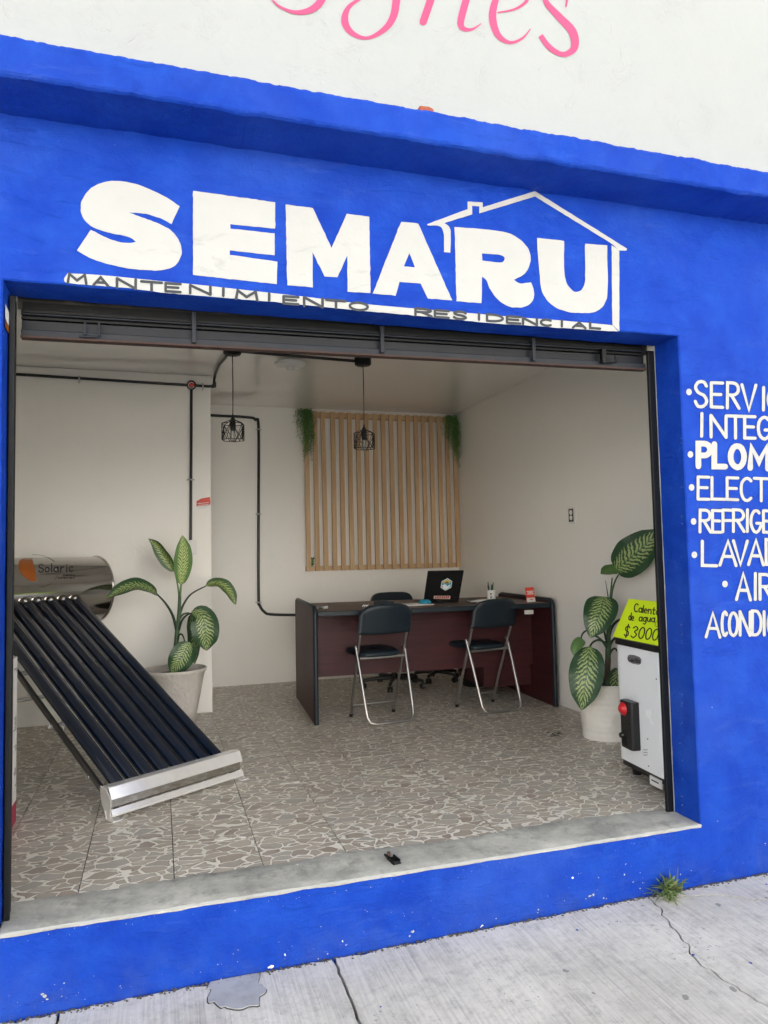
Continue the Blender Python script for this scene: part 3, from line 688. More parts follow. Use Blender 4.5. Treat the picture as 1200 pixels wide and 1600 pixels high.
for px_ in (303, 597, 833):
    P = at(px_, 520, 1, .163); b = MB(); bar(b, P.x-.008, P.x+.008, .158, .168, 1.897, 2.018-tz(P.x)); b.build('bracket', 'slate_metal', sh, bevel=.002)
P = at(133, 505, 1, .158); Q = at(155, 505, 1, .158)
b = MB(); b.tube([(Q.x, .160, 1.955), (Q.x, .160, 1.910), (Q.x-.008, .160, 1.902), (P.x-.02, .160, 1.900)], .004, 8); b.tube([(P.x, .158, 1.95), (P.x, .158, 1.906)], .004, 8); b.build('handle', 'slate_metal', sh)
P = at(948, 560, 1, .158)
b = MB(); b.tube([(P.x-.006, .158, 1.99), (P.x-.006, .158, 1.935), (P.x+.045, .158, 1.938), (P.x+.045, .158, 1.965)], .0055, 8); b.box((P.x-.026, .150, 1.93), (P.x-.012, .172, 1.992)); b.build('lock_hasp', 'black_metal', sh)
b = MB(); b.box((-.0015, .080, .002), (.017, .092, 2.0)); b.box((-.0015, .094, .002), (.010, .15, 2.0)); b.build('guide_rail', 'black_metal', sh, bevel=.003)
b = MB(); b.box((W-.036, .156, .002), (W-.0025, .172, 2.0)); b.box((W-.022, .174, .002), (W-.0025, .19, 2.0)); b.build('guide_rail', 'black_metal', sh, bevel=.003)

# stickers on the left jamb
JP = on_plane((-.006, 0, 0), (1, 0, 0), .004)
b = MB(); mapped_poly(b, [(8.6,475),(14,488),(14.4,511),(8.4,498)], JP); st = b.build('worn_sticker', 'paper', None)
tag(st, 'torn white and orange sticker on the left blue door jamb', 'sticker')
b = MB(); mapped_poly(b, [(8.3,500),(14.2,512),(14.4,521),(12,518),(8.2,510)], JP, e=.0005); b.build('orange_print', 'orange', st)
# latch on the sill
lt = thing('floor_latch', (1.28, .11, 0), 'black iron floor latch on the grey cement threshold', 'latch')
b = MB(); X = Matrix.Translation((1.285, .085, .004)) @ Matrix.Rotation(R(8), 4, 'Z') @ Matrix.Scale(.68, 4)
b.X = X; b.tube([(-.02, .075, .012), (-.02, -.03, .012), (-.012, -.04, .012), (.012, -.04, .012), (.02, -.03, .012), (.02, .045, .012)], .0055, 8); b.build('iron_loop', 'black_metal', lt)
b = MB(X); b.box((-.024, -.042, -.004), (.024, .05, .006)); b.build('plate', 'black_metal', lt, bevel=.003)
b = MB(X); b.lathe([(.001, .03), (.010, .03), (.012, .02), (.012, 0)], (-.004, .06, -.002), 12); b.build('bolt_head', 'rusty_edge', lt)

# ------------------------------------------------------------------ conduit, boxes, lamps
WP = PY-.014
def wp(x, y, yy=WP): return at(x, y, 1, yy)
cl = thing('conduit_run', wp(299, 602), 'black conduit crossing the partition wall down to the switch, then along the ceiling', 'pipe')
jb = wp(299, 602)
b = MB(); a0 = wp(28, 585); b.tube([a0+Vector((-1.2, 0, .012)), a0, jb+Vector((-.03, 0, 0))], .0105, 10); b.build('pipe', 'black_pipe', cl)
b = MB(); b.tube([jb+Vector((0, 0, -.03)), wp(298, 845)], .0105, 10); b.build('pipe', 'black_pipe', cl)
P = wp(332, 604)
c1p = at(363, 549, 2, ZC-.02)
b = MB(); b.tube([jb+Vector((.03, 0, 0)), Vector((PX-.01, WP, P.z)), Vector((PX+.015, WP-.004, P.z+.003)), Vector((PX+.024, WP-.012, P.z+.02)), Vector((PX+.026, WP-.014, ZC-.03)), at(336.5, 584, 2, ZC-.018), at(343, 569, 2, ZC-.018), at(352, 559, 2, ZC-.018), c1p+Vector((-.02, .02, 0))], .0105, 10); b.build('pipe', 'black_pipe', cl)
b = MB(); b.tube([Vector((PX+.006, WP-.002, P.z)), Vector((PX+.03, WP-.004, P.z+.001)), Vector((PX+.028, WP-.006, P.z+.035))], .014, 10); b.build('elbow', 'black_pipe', cl)
b = MB(); b.lathe([(.001, -.028), (.030, -.028), (.034, -.02), (.034, .018)], jb, 24, (0, 1, 0)); jx = b.build('junction_box', 'black_plastic', cl)
b = MB(); b.lathe([(.0005, -.0295), (.020, -.0292), (.0205, -.0285)], jb, 20, (0, 1, 0)); b.build('red_seal', 'red_sticker', jx)
b = MB(); q_ = on_plane(jb+Vector((0, -.0305, 0)), (0, -1, 0)); stroke(b, arc(299, 602, 4.6, 4.6, 20, 320, 14), 1.0, q_); b.build('seal_ring', 'paper', jx)
cp2 = at(567, 566, 2, ZC-.02)
b = MB(); b.tube([c1p+Vector((.03, 0, .004)), cp2+Vector((-.03, 0, .004))], .0105, 10); b.build('pipe', 'black_pipe', cl)
def clamp(p, par, vert=False):
    b = MB(); d = Vector((0, 0, 1)) if not vert else Vector((1, 0, 0))
    b.tube([p-d*.024+Vector((0, .006, 0)), p-d*.013+Vector((0, -.006, 0)), p+Vector((0, -.0145, 0)), p+d*.013+Vector((0, -.006, 0)), p+d*.024+Vector((0, .006, 0))], .004, 6, sx=2.0)
    b.build('clamp', 'galvanised', par)
clamp(wp(124, 593), cl); clamp(wp(317, 604), cl); clamp(wp(298, 749.5), cl, True)
# back wall conduit
WB = YB-.014
bc = thing('conduit_bend', at(404, 800, 1, WB), 'black bent conduit dropping down the back wall and turning towards the desk', 'pipe')
pb = [at(x, y, 1, WB) for x, y in ((300, 646.5), (332, 649), (388, 652), (399, 656), (404, 668), (404, 800), (404, 930), (406, 946), (413, 956), (424, 960), (470, 961), (560, 962))]
b = MB(); b.tube([Vector(p) for p in catmull([tuple(p) for p in pb], 5)], .0125, 10); b.build('pipe', 'black_pipe', bc)
for x, y in ((404, 671), (404, 803), (404, 941)): clamp(at(x, y, 1, WB), bc, True)
# switch box on the partition
sp_ = thing('switch_box', wp(300, 855), 'white surface switch box at the foot of the conduit behind the tall plant', 'switch')
c0 = wp(300, 855, PY); b = MB(); b.box((c0.x-.032, PY-.035, c0.z-.052), (c0.x+.032, PY-.001, c0.z+.052)); b.build('box', 'white_plastic', sp_, bevel=.004)
for dz in (-.018, .018):
    b = MB(); b.box((c0.x-.014, PY-.039, c0.z+dz-.012), (c0.x+.014, PY-.0352, c0.z+dz+.012)); b.build('rocker', 'white_plastic', sp_, bevel=.002)
# outlet on the right wall
oc = at(894, 805, 0, XR)
ot = thing('wall_outlet', oc, 'narrow cream outlet plate with brown sockets on the right wall', 'outlet')
b = MB(); b.box((XR-.008, oc.y-.048, oc.z-.060), (XR-.0005, oc.y+.048, oc.z+.060)); b.build('plate', 'white_plastic', ot, bevel=.002)
b = MB(); b.box((XR-.010, oc.y-.030, oc.z-.046), (XR-.0083, oc.y+.030, oc.z+.046)); b.build('frame', 'beige_metal', ot)
for dz in (-.019, .019):
    b = MB(); b.lathe([(.001, -.0125), (.017, -.0125), (.018, -.0103)], (XR, oc.y, oc.z+dz), 16, (1, 0, 0)); b.build('socket', 'white_plastic', ot)
# red sticker
RP = on_plane((0, PY, 0), (0, -1, 0), .0015)
b = MB(); mapped_poly(b, [(307,783),(314,779),(328,776.5),(329,785),(328,789),(307,791)], RP); rs = b.build('price_sticker', 'red_sticker', None)
tag(rs, 'small red and white sticker on the end of the partition wall', 'sticker')
b = MB(); mapped_poly(b, [(308,791.5),(328,789.5),(327,792.5),(310,796.5),(307.5,795)], RP); b.build('white_tail', 'paper', rs)
b = MB()
for y in (786.5, 789.2): stroke(b, [(309, y+.4), (326, y-1.2)], .9, on_plane((0, PY, 0), (0, -1, 0), .0022))
b.build('print_lines', 'paper', rs)

def pendant(c, name, zs, sock_px, cage_top, cage_bot, label, rot):
    t = thing('pendant_lamp', (c.x, c.y, ZC), label, 'lamp', 'black cage pendant lamps')
    b = MB(); b.lathe([(.001, -.052), (.050, -.052), (.058, -.044), (.058, -.001)], (c.x, c.y, ZC), 32); b.build('canopy', 'black_metal', t, bevel=0)
    b = MB(); b.tube([(c.x, c.y, ZC-.052), (c.x+.002, c.y, (ZC+zs)/2), (c.x, c.y, zs)], .0028, 8); b.build('cord', 'black_plastic', t)
    b = MB(); b.lathe([(.003, .045), (.008, .02), (.018, .0), (.019, -.055), (.015, -.07), (.001, -.07)], (c.x, c.y, zs-.02), 20); b.build('socket', 'black_plastic', t)
    b = MB(); b.lathe([(.010, 0), (.016, -.02), (.022, -.04), (.020, -.058), (.010, -.07), (.001, -.073)], (c.x, c.y, zs-.088), 16); b.build('bulb', 'bulb', t)
    zt, zb, rr_ = zs-.045, zs-.150, .075
    def pt(k, z, r_=rr_): a = rot+k*PI/3; return Vector((c.x+r_*math.cos(a), c.y+r_*math.sin(a), z))
    b = MB(); w_ = .0022
    for k in range(6):
        b.tube([pt(k, zt), pt(k+1, zt)], w_, 6); b.tube([pt(k, zb), pt(k+1, zb)], w_, 6); b.tube([pt(k, zt), pt(k, zb)], w_, 6)
        b.tube([pt(k, zt), (c.x, c.y, zs-.012)], w_, 6)
        b.tube([pt(k, zt), pt(k+1, zb)], w_, 6) if k % 2 == 0 else b.tube([pt(k, zb), pt(k+1, zt)], w_, 6)
        mid = (pt(k, zb)+pt(k+1, zb))/2; b.tube([pt(k, zt), mid], w_*.8, 6); b.tube([pt(k+1, zt), mid], w_*.8, 6)
    b.build('cage', 'black_metal', t)
pendant(at(363, 549, 2, 2.47), 'a', 2.036, 0, 0, 0, 'left hanging black cage lamp in front of the partition edge', .25)
pendant(at(567, 566, 2, 2.47), 'b', 2.012, 0, 0, 0, 'hanging black cage lamp in front of the wooden slats', .05)
lc = at(453, 566, 2, ZC-.02)
t = thing('ceiling_lamp_holder', (lc.x, lc.y, ZC), 'round white ceiling lamp holder between the two pendant lamps', 'ceiling light')
b = MB(); b.lathe([(.001, -.052), (.060, -.056), (.100, -.044), (.108, -.030), (.100, -.022), (.030, -.018), (.030, -.001)], (lc.x, lc.y, ZC), 40); b.build('dish', 'white_plastic', t)
b = MB(); b.lathe([(.001, -.082), (.022, -.080), (.026, -.07), (.032, -.056)], (lc.x, lc.y, ZC), 24); b.build('lamp_socket', 'white_plastic', t)
b = MB(); b.tube([(lc.x, lc.y+.03, ZC-.002), (lc.x+.0, lc.y+.12, ZC-.002)], .010, 8); b.build('wire_stub', 'rusty_edge', t)

# ------------------------------------------------------------------ slat panel and hanging plants
sp0 = thing('slat_panel', (2.5, 4.02, 1.0), 'pale pine slat panel with wooden frame mounted on the back wall', 'wood panel')
x0p, x1p, z0p, z1p = 1.748, 3.262, .990, 2.462
ns = 19; pitch = (x1p-x0p-.042)/(ns-1)
YP = YB-.062
for k in range(ns):
    xa = x0p+k*pitch; lean = random.uniform(-.004, .004)
    if k == 2: lean = -.014
    b = MB(); yb_ = YP+.022
    vs = [(xa+random.uniform(-.001,.001)+lean, YP, z1p), (xa+.042+lean, YP, z1p), (xa+.042, YP, z0p), (xa, YP, z0p)]
    b.prism(vs, (0, .022, 0)); b.build('slat', 'pine', sp0, bevel=.0015)
for za, zb in ((z1p-.05, z1p-.002), (z0p+.001, z0p+.045)):
    b = MB(); b.box((x0p+.001, YP+.0225, za), (x1p-.001, YB-.0005, zb)); b.build('rail', 'pine', sp0, bevel=.0015)
def hanging(cx_, cy_, ztop, wdt, ln, seed, label):
    rnd = random.Random(seed); b = MB()
    for s_ in range(80):
        a = rnd.uniform(0, 2*PI); rr_ = wdt*math.sqrt(rnd.random())*.5
        x, y, z = cx_+rr_*math.cos(a)*.8, cy_-.02-abs(rr_*math.sin(a))*.5, ztop-rnd.random()*.03
        L = ln*rnd.uniform(.45, .85)*(1 if rnd.random() > .3 else 1.35); L *= (1-.62*abs(rr_*math.cos(a)-.015)/(wdt*.5))
        out = Vector((math.cos(a)*.045*rnd.random(), -abs(math.sin(a))*.05*rnd.random(), 0))
        n_ = int(L/.0085); prev = Vector((x, y, z))
        sway = rnd.uniform(-.03, .03)
        for k in range(n_):
            t = k/n_; q = Vector((x, y, z))+out*math.sin(min(t*3, PI/2))+Vector((sway*t+.006*math.sin(t*19+s_), .004*math.cos(t*15), -L*t+.02*math.sin(min(t*4, PI))))
            for sd_ in (0, 1):
                an = rnd.uniform(0, 2*PI); d = Vector((math.cos(an), math.sin(an)*.8, rnd.uniform(-.9, .2))).normalized()*rnd.uniform(.010, .018)
                n2 = d.cross(Vector((rnd.random()-.5, rnd.random()-.5, rnd.random()-.5))).normalized()*.0026
                b.add([q-n2*.4, q+d*.5-n2, q+d, q+d*.5+n2], [(0,1,2,3)])
            prev = q
    o = b.build('hanging_plant', 'fern', None, fixn=False)
    return tag(o, label, 'plant', 'trailing plants on the slat panel')
q = at(476, 638, 1, 3.98); hanging(q.x-.0, 3.985, 2.475, .17, .52, 3, 'green trailing plant hanging from the left top corner of the slat panel')
q = at(704, 650, 1, 3.98); hanging(q.x, 3.985, 2.47, .15, .52, 5, 'green trailing plant hanging from the right top corner of the slat panel')
b = MB(); rnd = random.Random(4); q = at(486, 884, 1, YB-.02)
for k in range(60):
    c0 = Vector((q.x+rnd.uniform(-.018, .018), q.y-rnd.uniform(0, .02), q.z+rnd.uniform(-.01, .07))); d = Vector((rnd.uniform(-1,1), rnd.uniform(-1,0), rnd.uniform(-.2,1))).normalized()*.022; n2 = d.cross(Vector((0,1,0))).normalized()*.006
    b.add([c0, c0+d*.5-n2, c0+d, c0+d*.5+n2], [(0,1,2,3)])
tag(b.build('ivy_sprig', 'fern', None, fixn=False), 'tiny green sprig tucked in the bottom left corner of the slat panel', 'plant')

# ------------------------------------------------------------------ desk
DX = Matrix.Translation((1.455, 2.33, 0)) @ Matrix.Rotation(R(-3.4), 4, 'Z')
DL, DD, DH = 1.775, .98, .748
dk = thing('office_desk', (1.455, 2.33, 0), 'long dark maroon office desk with rounded black edges', 'desk')
def side(x, y0_, y1_, ztop, zc):
    b = MB(DX); pr = [(x, y0_, 0), (x, y0_, zc), (x, y0_+.012, ztop-.01), (x, y0_+.03, ztop), (x, y1_-.05, ztop+.004), (x, y1_-.01, ztop-.01), (x, y1_, ztop-.05), (x, y1_, 0)]
    b.prism(pr, (.028, 0, 0)); o = b.build('side_panel', 'maroon', dk, bevel=.003)
    b = MB(DX); b.tube([(x+.014, y0_-.002, .0), (x+.014, y0_-.002, zc), (x+.014, y0_+.010, ztop-.006), (x+.014, y0_+.03, ztop+.001), (x+.014, y1_-.05, ztop+.005), (x+.014, y1_-.01, ztop-.006), (x+.014, y1_, ztop-.05), (x+.014, y1_, .0)], .0165, 10)
    b.build('edge_trim', 'edge_band', o)
side(0, 0, DD, .775, .74); side(DL-.028, 0, DD, .765, .73)
b = MB(DX); b.box((.03, .01, DH-.03), (DL-.03, DD-.02, DH)); b.build('desktop', 'brown_top', dk, bevel=.004)
b = MB(DX); b.box((.031, -.006, DH-.033), (DL-.031, .0095, DH+.001)); b.build('front_trim', 'edge_band', dk, bevel=.005)
b = MB(DX); b.box((.03, .33, .26), (DL-.03, .35, DH-.031)); b.build('modesty_panel', 'maroon', dk)
b = MB(DX); b.box((DL-.42, .36, .10), (DL-.032, DD-.03, DH-.032)); pd_ = b.build('drawer_pedestal', 'maroon', dk, bevel=.003)
b = MB(DX); b.box((DL-.24, -.0085, DH-.075), (DL-.17, -.004, DH-.045)); b.build('label_holder', 'aluminium', dk)
def dp(x, y, z=0.0): return DX @ Vector((x, y, DH+z))
def dpx(px_, py_, z=0.0): return at(px_, py_, 2, DH+z)

# ------------------------------------------------------------------ folding chairs
def bez(P, n=10): return catmull(P, n)
def fold_chair(x, y, rz, label):
    t = thing('folding_chair', (x, y, 0), label, 'chair', 'folding chairs in front of the desk')
    X = Matrix.Translation((x, y, 0)) @ Matrix.Rotation(rz, 4, 'Z')
    r_ = .0105
    hoop = [(-.182, .015, .505), (-.176, -.05, .33), (-.170, -.125, .11), (-.166, -.142, .055), (-.150, -.154, .022), (-.115, -.160, .011), (.115, -.160, .011), (.150, -.154, .022), (.166, -.142, .055), (.170, -.125, .11), (.176, -.05, .33), (.182, .015, .505)]
    b = MB(X); b.tube(hoop, r_, 12); b.build('rear_leg_hoop', 'chrome', t)
    for s_ in (-1, 1):
        b = MB(X); b.tube([(s_*.178, -.100, .735), (s_*.175, -.055, .60), (s_*.170, .0, .47), (s_*.166, .10, .22), (s_*.163, .185, .003)], r_*.95, 12); b.build('frame_tube', 'chrome', t)
        b = MB(X); b.tube([(s_*.163, .183, .0), (s_*.163, .176, .022)], .013, 10); b.build('foot_cap', 'black_plastic', t)
        b = MB(X); b.lathe([(.001, -.012), (.010, -.012), (.010, .012), (.001, .012)], (s_*.178, .008, .492), 12, (1, 0, 0)); b.build('hinge_pin', 'galvanised', t)
    b = MB(X); b.tube([(-.164, .150, .085), (.164, .150, .085)], .008, 10); b.build('front_bar', 'chrome', t)
    b = MB(X); b.tube([(-.165, -.02, .425), (.165, -.02, .425)], .010, 10); b.build('seat_bar', 'chrome', t)
    # seat pad
    b = MB(X); n_ = 40; pr = []
    for k in range(n_):
        a = 2*PI*k/n_; c_x, s_y = math.cos(a), math.sin(a); e = .42
        px_ = abs(c_x)**e*(.160 if True else 0)*(1 if c_x > 0 else -1); py_ = abs(s_y)**e*.175*(1 if s_y > 0 else -1)
        taper = 1+.06*(py_/.175); pr.append((px_*taper, py_+.140))
    vs = []; L_ = [(.90, .428), (1.0, .436), (1.0, .452), (.96, .464), (.82, .470), (.4, .468), (.01, .467)]
    for s_, z in L_:
        for px_, py_ in pr: vs.append((px_*s_, .140+(py_-.140)*s_, z+.02*(py_-.14)))
    fs = [(i*n_+k, i*n_+(k+1) % n_, (i+1)*n_+(k+1) % n_, (i+1)*n_+k) for i in range(len(L_)-1) for k in range(n_)]+[tuple(range(n_-1, -1, -1))]
    b.add(vs, fs, True); b.build('seat', 'black_vinyl', t)
    # backrest: curved pad, round top corners
    b = MB(X); nu, nv = 16, 10; vs = []
    def half(v):                     # half width at height v (0..1)
        return .196-(.045*max(0, (v-.66)/.34)**2.2)
    for side_ in (0, 1):
        for j in range(nv+1):
            v = j/nv; z = .590+v*.205; hw = half(v)
            for i in range(nu+1):
                u = i/nu*2-1; edge = max(0, 1-abs(u))**.3*min(1, ((1-v)*9+.15))**.4
                x_ = u*hw; yc = -.062-.26*(z-.59)-.03*(1-u*u); th = .016*min(edge, 1)
                vs.append((x_, yc+(th if side_ else -th), z-.02*abs(u)**3*(v > .6)*v))
    n1 = (nu+1)*(nv+1); fs = []
    for j in range(nv):
        for i in range(nu):
            a = j*(nu+1)+i; fs.append((a, a+1, a+nu+2, a+nu+1)); fs.append((n1+a, n1+a+nu+1, n1+a+nu+2, n1+a+1))
    for i in range(nu): fs.append((i, n1+i, n1+i+1, i+1)); a = nv*(nu+1)+i; fs.append((a, a+1, n1+a+1, n1+a))
    for j in range(nv): a = j*(nu+1); fs.append((a, a+nu+1, n1+a+nu+1, n1+a)); a += nu; fs.append((a, n1+a, n1+a+nu+1, a+nu+1))
    b.add(vs, fs, True); b.build('backrest', 'black_vinyl', t)
fold_chair(1.925, 2.315, R(6), 'folding chair with black vinyl back nearer the left end of the desk')
fold_chair(2.745, 2.345, R(11), 'folding chair with black vinyl back nearer the right end of the desk')

# office chair behind the desk
def star_base(t, c, rad, rot):
    for k in range(5):
        a = rot+k*2*PI/5; d = Vector((math.cos(a), math.sin(a), 0)); e = Vector(c)+d*rad
        b = MB(); b.tube([Vector(c)+Vector((0,0,.085)), Vector(c)+d*rad*.6+Vector((0,0,.078)), e+Vector((0,0,.066))], [.022, .017, .013], 8); b.build('base_arm', 'black_plastic', t)
        s2 = Vector((-d.y, d.x, 0)); b = MB()
        for s_ in (-1, 1): b.lathe([(.001, -.008), (.022, -.008), (.025, -.004), (.025, .004), (.022, .008), (.001, .008)], e+s2*.013*s_+Vector((0,0,.025)), 16, s2)
        b.tube([e+Vector((0,0,.025)), e+Vector((0,0,.07))], .007, 8); b.build('caster', 'black_plastic', t)
oc_ = Vector((2.38, 3.45, 0))
t = thing('office_chair', oc_, 'black office chair on casters behind the desk', 'chair')
star_base(t, oc_, .265, .5)
b = MB(); b.tube([oc_+Vector((0,0,.07)), oc_+Vector((0,0,.43))], .025, 12); b.build('gas_column', 'black_metal', t)
b = MB(); b.box((oc_.x-.22, oc_.y-.22, .43), (oc_.x+.22, oc_.y+.2, .50)); b.build('seat', 'black_vinyl', t, bevel=.03, seg=4)
qa = at(580, 945, 1, 3.66); qb = at(645, 945, 1, 3.66); zt = at(612, 925, 1, 3.66).z
b = MB(); pr = []
for k in range(13): a = PI*k/12; pr.append(((qa.x+qb.x)/2+math.copysign(abs(math.cos(a))**.45, math.cos(a))*(qb.x-qa.x)/2, 3.65, zt-.12+.12*math.sin(a)**.6))
pr += [(qa.x+.01, 3.65, .62), (qa.x+.03, 3.65, .58), (qb.x-.03, 3.65, .58), (qb.x-.01, 3.65, .62)]
b.prism(pr, (0, .045, 0)); b.build('backrest', 'black_vinyl', t, bevel=.012, seg=3)
b = MB(); b.tube([(oc_.x, oc_.y+.1, .44), (oc_.x, 3.66, .46), ((qa.x+qb.x)/2, 3.67, .62)], .015, 8); b.build('back_support', 'black_metal', t)
# stool and bin under the right end
sc_ = Vector((2.83, 3.60, 0))
t = thing('wheeled_stool', sc_, 'dark wheeled stool base showing under the desk beside the black bin', 'stool')
star_base(t, sc_, .20, 2.7)
b = MB(); b.tube([sc_+Vector((0,0,.07)), sc_+Vector((0,0,.42))], .02, 12); b.build('column', 'black_metal', t)
b = MB(); b.lathe([(.001, .05), (.15, .05), (.17, .03), (.17, .01), (.15, 0), (.001, 0)], sc_+Vector((0,0,.42)), 28); b.build('seat', 'black_vinyl', t)
q = at(752, 1074, 2, 0)
t = thing('waste_bin', (q.x, q.y+.12, 0), 'black waste bin on the floor under the right half of the desk', 'bin')
b = MB(); b.lathe([(.001, .004), (.105, .004), (.108, 0), (.112, .01), (.135, .30), (.140, .305), (.140, .315), (.130, .315), (.125, .29), (.105, .02)], (q.x, q.y+.12, 0), 28); b.build('bucket', 'black_plastic', t)

# ------------------------------------------------------------------ things on the desk
# laptop: open, its lid turned to the door
pl = dpx(663, 944); pr_ = dpx(716, 943.5)
YL = 2.72
la, lb, ltp, lrt = at(661.5, 944, 1, YL), at(716.5, 943, 1, YL-.02), at(668.5, 895.5, 1, YL-.09), at(725, 894.5, 1, YL-.11)
lz = DH+.012-la.z
t = thing('laptop', (la.x, YL, DH), 'open dark laptop seen from behind with round and strip stickers on its lid', 'laptop')
D_ = Vector((0, 0, lz))
la, lb, ltp, lrt = la+D_*1, lb+D_*1, ltp+D_*1, lrt+D_*1
nrm = (lb-la).cross(ltp-la).normalized()
if nrm.y > 0: nrm = -nrm
b = MB(); b.prism([la-nrm*.004, lb-nrm*.004, lrt-nrm*.004, ltp-nrm*.004], nrm*.009); lid = b.build('lid', 'black_plastic', t, bevel=.004)
b = MB(); bx_ = (lb-la); by_ = Vector((0, 1, 0))*.23
b.prism([la+Vector((0, .0, -.008)), lb+Vector((0, .0, -.008)), lb+by_+Vector((.03, 0, -.008)), la+by_+Vector((.03, 0, -.008))], (0, 0, .014)); b.build('keyboard_base', 'black_plastic', t, bevel=.003)
LP = on_plane(la+nrm*.005, nrm, .0012); dy = 0
# stickers follow the lid: coordinates given on the lid's own axes
def lidp(u, v, e=0.0):
    p = la+(lb-la)*u+(ltp-la)*v+((lrt-ltp)-(lb-la))*u*v; return p+nrm*(.0058+e)
def lidpoly(pts, mat, name, par, e=0.0):
    b = MB(); b.poly([lidp(u, v, e) for u, v in pts]); return b.build(name, mat, par)
hexa = [(.57+.17*math.cos(k*PI/3+.5), .56+.20*math.sin(k*PI/3+.5)) for k in range(6)]
s1 = lidpoly(hexa, 'paper', 'sticker', lid)
def inn(k): return [(.57+(x-.57)*k, .56+(y-.56)*k) for x, y in hexa]
lidpoly(inn(.86), 'cyan', 'print', s1, .0003)
lidpoly([(.57+.10*math.cos(a), .60+.10*math.sin(a)) for a in [PI*k/10 for k in range(11)]], 'sun_yellow', 'print', s1, .0006)
lidpoly([(.57+.055*math.cos(a), .60+.055*math.sin(a)) for a in [PI*k/10 for k in range(11)]], 'orange', 'print', s1, .0009)
lidpoly([(.45, .53), (.53, .58), (.60, .50), (.68, .57), (.66, .47), (.57, .40), (.50, .44)], 'paper', 'print', s1, .0008)
s2 = lidpoly([(.27, .10), (.74, .08), (.74, .19), (.27, .20)], 'beige_sticker', 'sticker', lid)
b = MB()
for k, ch in enumerate('COMBATE'): pass
for k in range(7): b.add([lidp(.31+k*.06, .115, .0004), lidp(.345+k*.06, .115, .0004), lidp(.345+k*.06, .175, .0004), lidp(.31+k*.06, .175, .0004)], [(0,1,2,3)])
b.build('print', 'carton_red', s2)
def desk_item(px_, py_, name, label, cat, z=0): p = dpx(px_, py_, z); return thing(name, p, label, cat), p
# black box with white writing, mousepad papers
p = dpx(574, 951); t = thing('small_box', p, 'small dark box with white scribble on the desk left of the chair back', 'box')
p = Vector((2.02, 2.52, DH)); 
b = MB(); b.box((p.x-.055, p.y, DH+.001), (p.x+.07, p.y+.09, DH+.040)); b.build('carton', 'edge_band', t, bevel=.002)
b = MB(); q_ = on_plane((0, p.y, 0), (0, -1, 0), .0012)
stroke(b, [at_ for at_ in catmull([(566, 948), (568, 945.5), (569.5, 948), (571.5, 944.8), (573, 947.4), (575.5, 944.6)], 4)], .9, q_); b.build('white_writing', 'paper', t)
t = thing('paper_sheet', (2.3, 2.56, DH), 'white papers lying on the desk behind the left chair back', 'papers')
b = MB(); b.box((2.15, 2.50, DH+.001), (2.39, 2.70, DH+.006), Matrix.Rotation(.1, 3, 'Z'), (2.27, 2.6, 0)); b.build('sheet', 'paper', t)
q = Vector((2.37, 2.63, DH+.007)); b = MB(); b.lathe([(.001, .028), (.03, .026), (.045, .014), (.048, 0), (.001, 0)], q, 24)
tag(b.build('blue_cloth', 'cyan', None), 'crumpled bright blue cloth on the papers near the laptop', 'cloth')
t = thing('cable', (2.45, 2.66, DH), 'black cable and mouse beside the laptop', 'mouse'); b = MB(); b.lathe([(.001, .025), (.018, .022), (.028, .01), (.03, 0)], (2.50, 2.66, DH+.001), 16); b.build('mouse', 'black_plastic', t)
b = MB(); b.tube([Vector(p_) for p_ in catmull([(2.40, 2.75, DH+.004), (2.44, 2.68, DH+.004), (2.50, 2.70, DH+.004), (2.60, 2.80, DH+.004)], 6)], .003, 6); b.build('lead', 'black_plastic', t)
# crumpled plastic on the left end
b = MB(); rnd = random.Random(9); c0 = Vector((1.53, 2.50, DH+.002))
for k in range(26):
    a = rnd.uniform(0, 2*PI); q0 = c0+Vector((rnd.uniform(-.05, .07), rnd.uniform(-.07, .07), rnd.uniform(0, .012)))
    q1 = q0+Vector((math.cos(a)*.04, math.sin(a)*.04, rnd.uniform(.0, .03))); q2 = q0+Vector((-math.sin(a)*.03, math.cos(a)*.03, rnd.uniform(0, .02)))
    b.add([q0, q1, q2], [(0,1,2)])
tag(b.build('plastic_bag', 'clear_plastic', None, fixn=False), 'crumpled clear plastic bag on the left end of the desk', 'bag')
# cup with pens
cpx = Vector((2.97, 2.74, DH))
t = thing('pen_cup', cpx, 'white mug holding pens on the right part of the desk', 'mug')
b = MB(); b.lathe([(.001, .003), (.032, .003), (.034, .006), (.035, .078), (.032, .080), (.030, .075), (.029, .01), (.001, .008)], cpx, 28); b.build('mug', 'white_plastic', t)
b = MB()
for dz in (.02, .045): b.box((cpx.x-.022, cpx.y-.0365, DH+dz), (cpx.x-.014, cpx.y-.030, DH+dz+.014))
b.build('print_mark', 'ink', t)
for k, (dx, dy_, ln_, mt, w_) in enumerate(((-.022, -.01, .145, 'ink', .004), (-.012, .012, .12, 'edge_band', .006), (.004, -.006, .125, 'ink', .0045), (.018, .006, .14, 'ink_green', .004), (.010, .014, .11, 'cyan', .004))):
    pn = thing('pen', cpx+Vector((dx*.6, dy_*.6, .012)), ['black pen leaning left in the white mug', 'dark thick marker in the white mug', 'short black pen in the middle of the white mug', 'green pen at the right of the white mug', 'short blue pen at the back of the white mug'][k], 'pen')
    b = MB(); b.tube([cpx+Vector((dx*.5, dy_*.5, .012)), cpx+Vector((dx*1.4, dy_*1.4, ln_))], w_, 8); b.build('barrel', mt, pn)
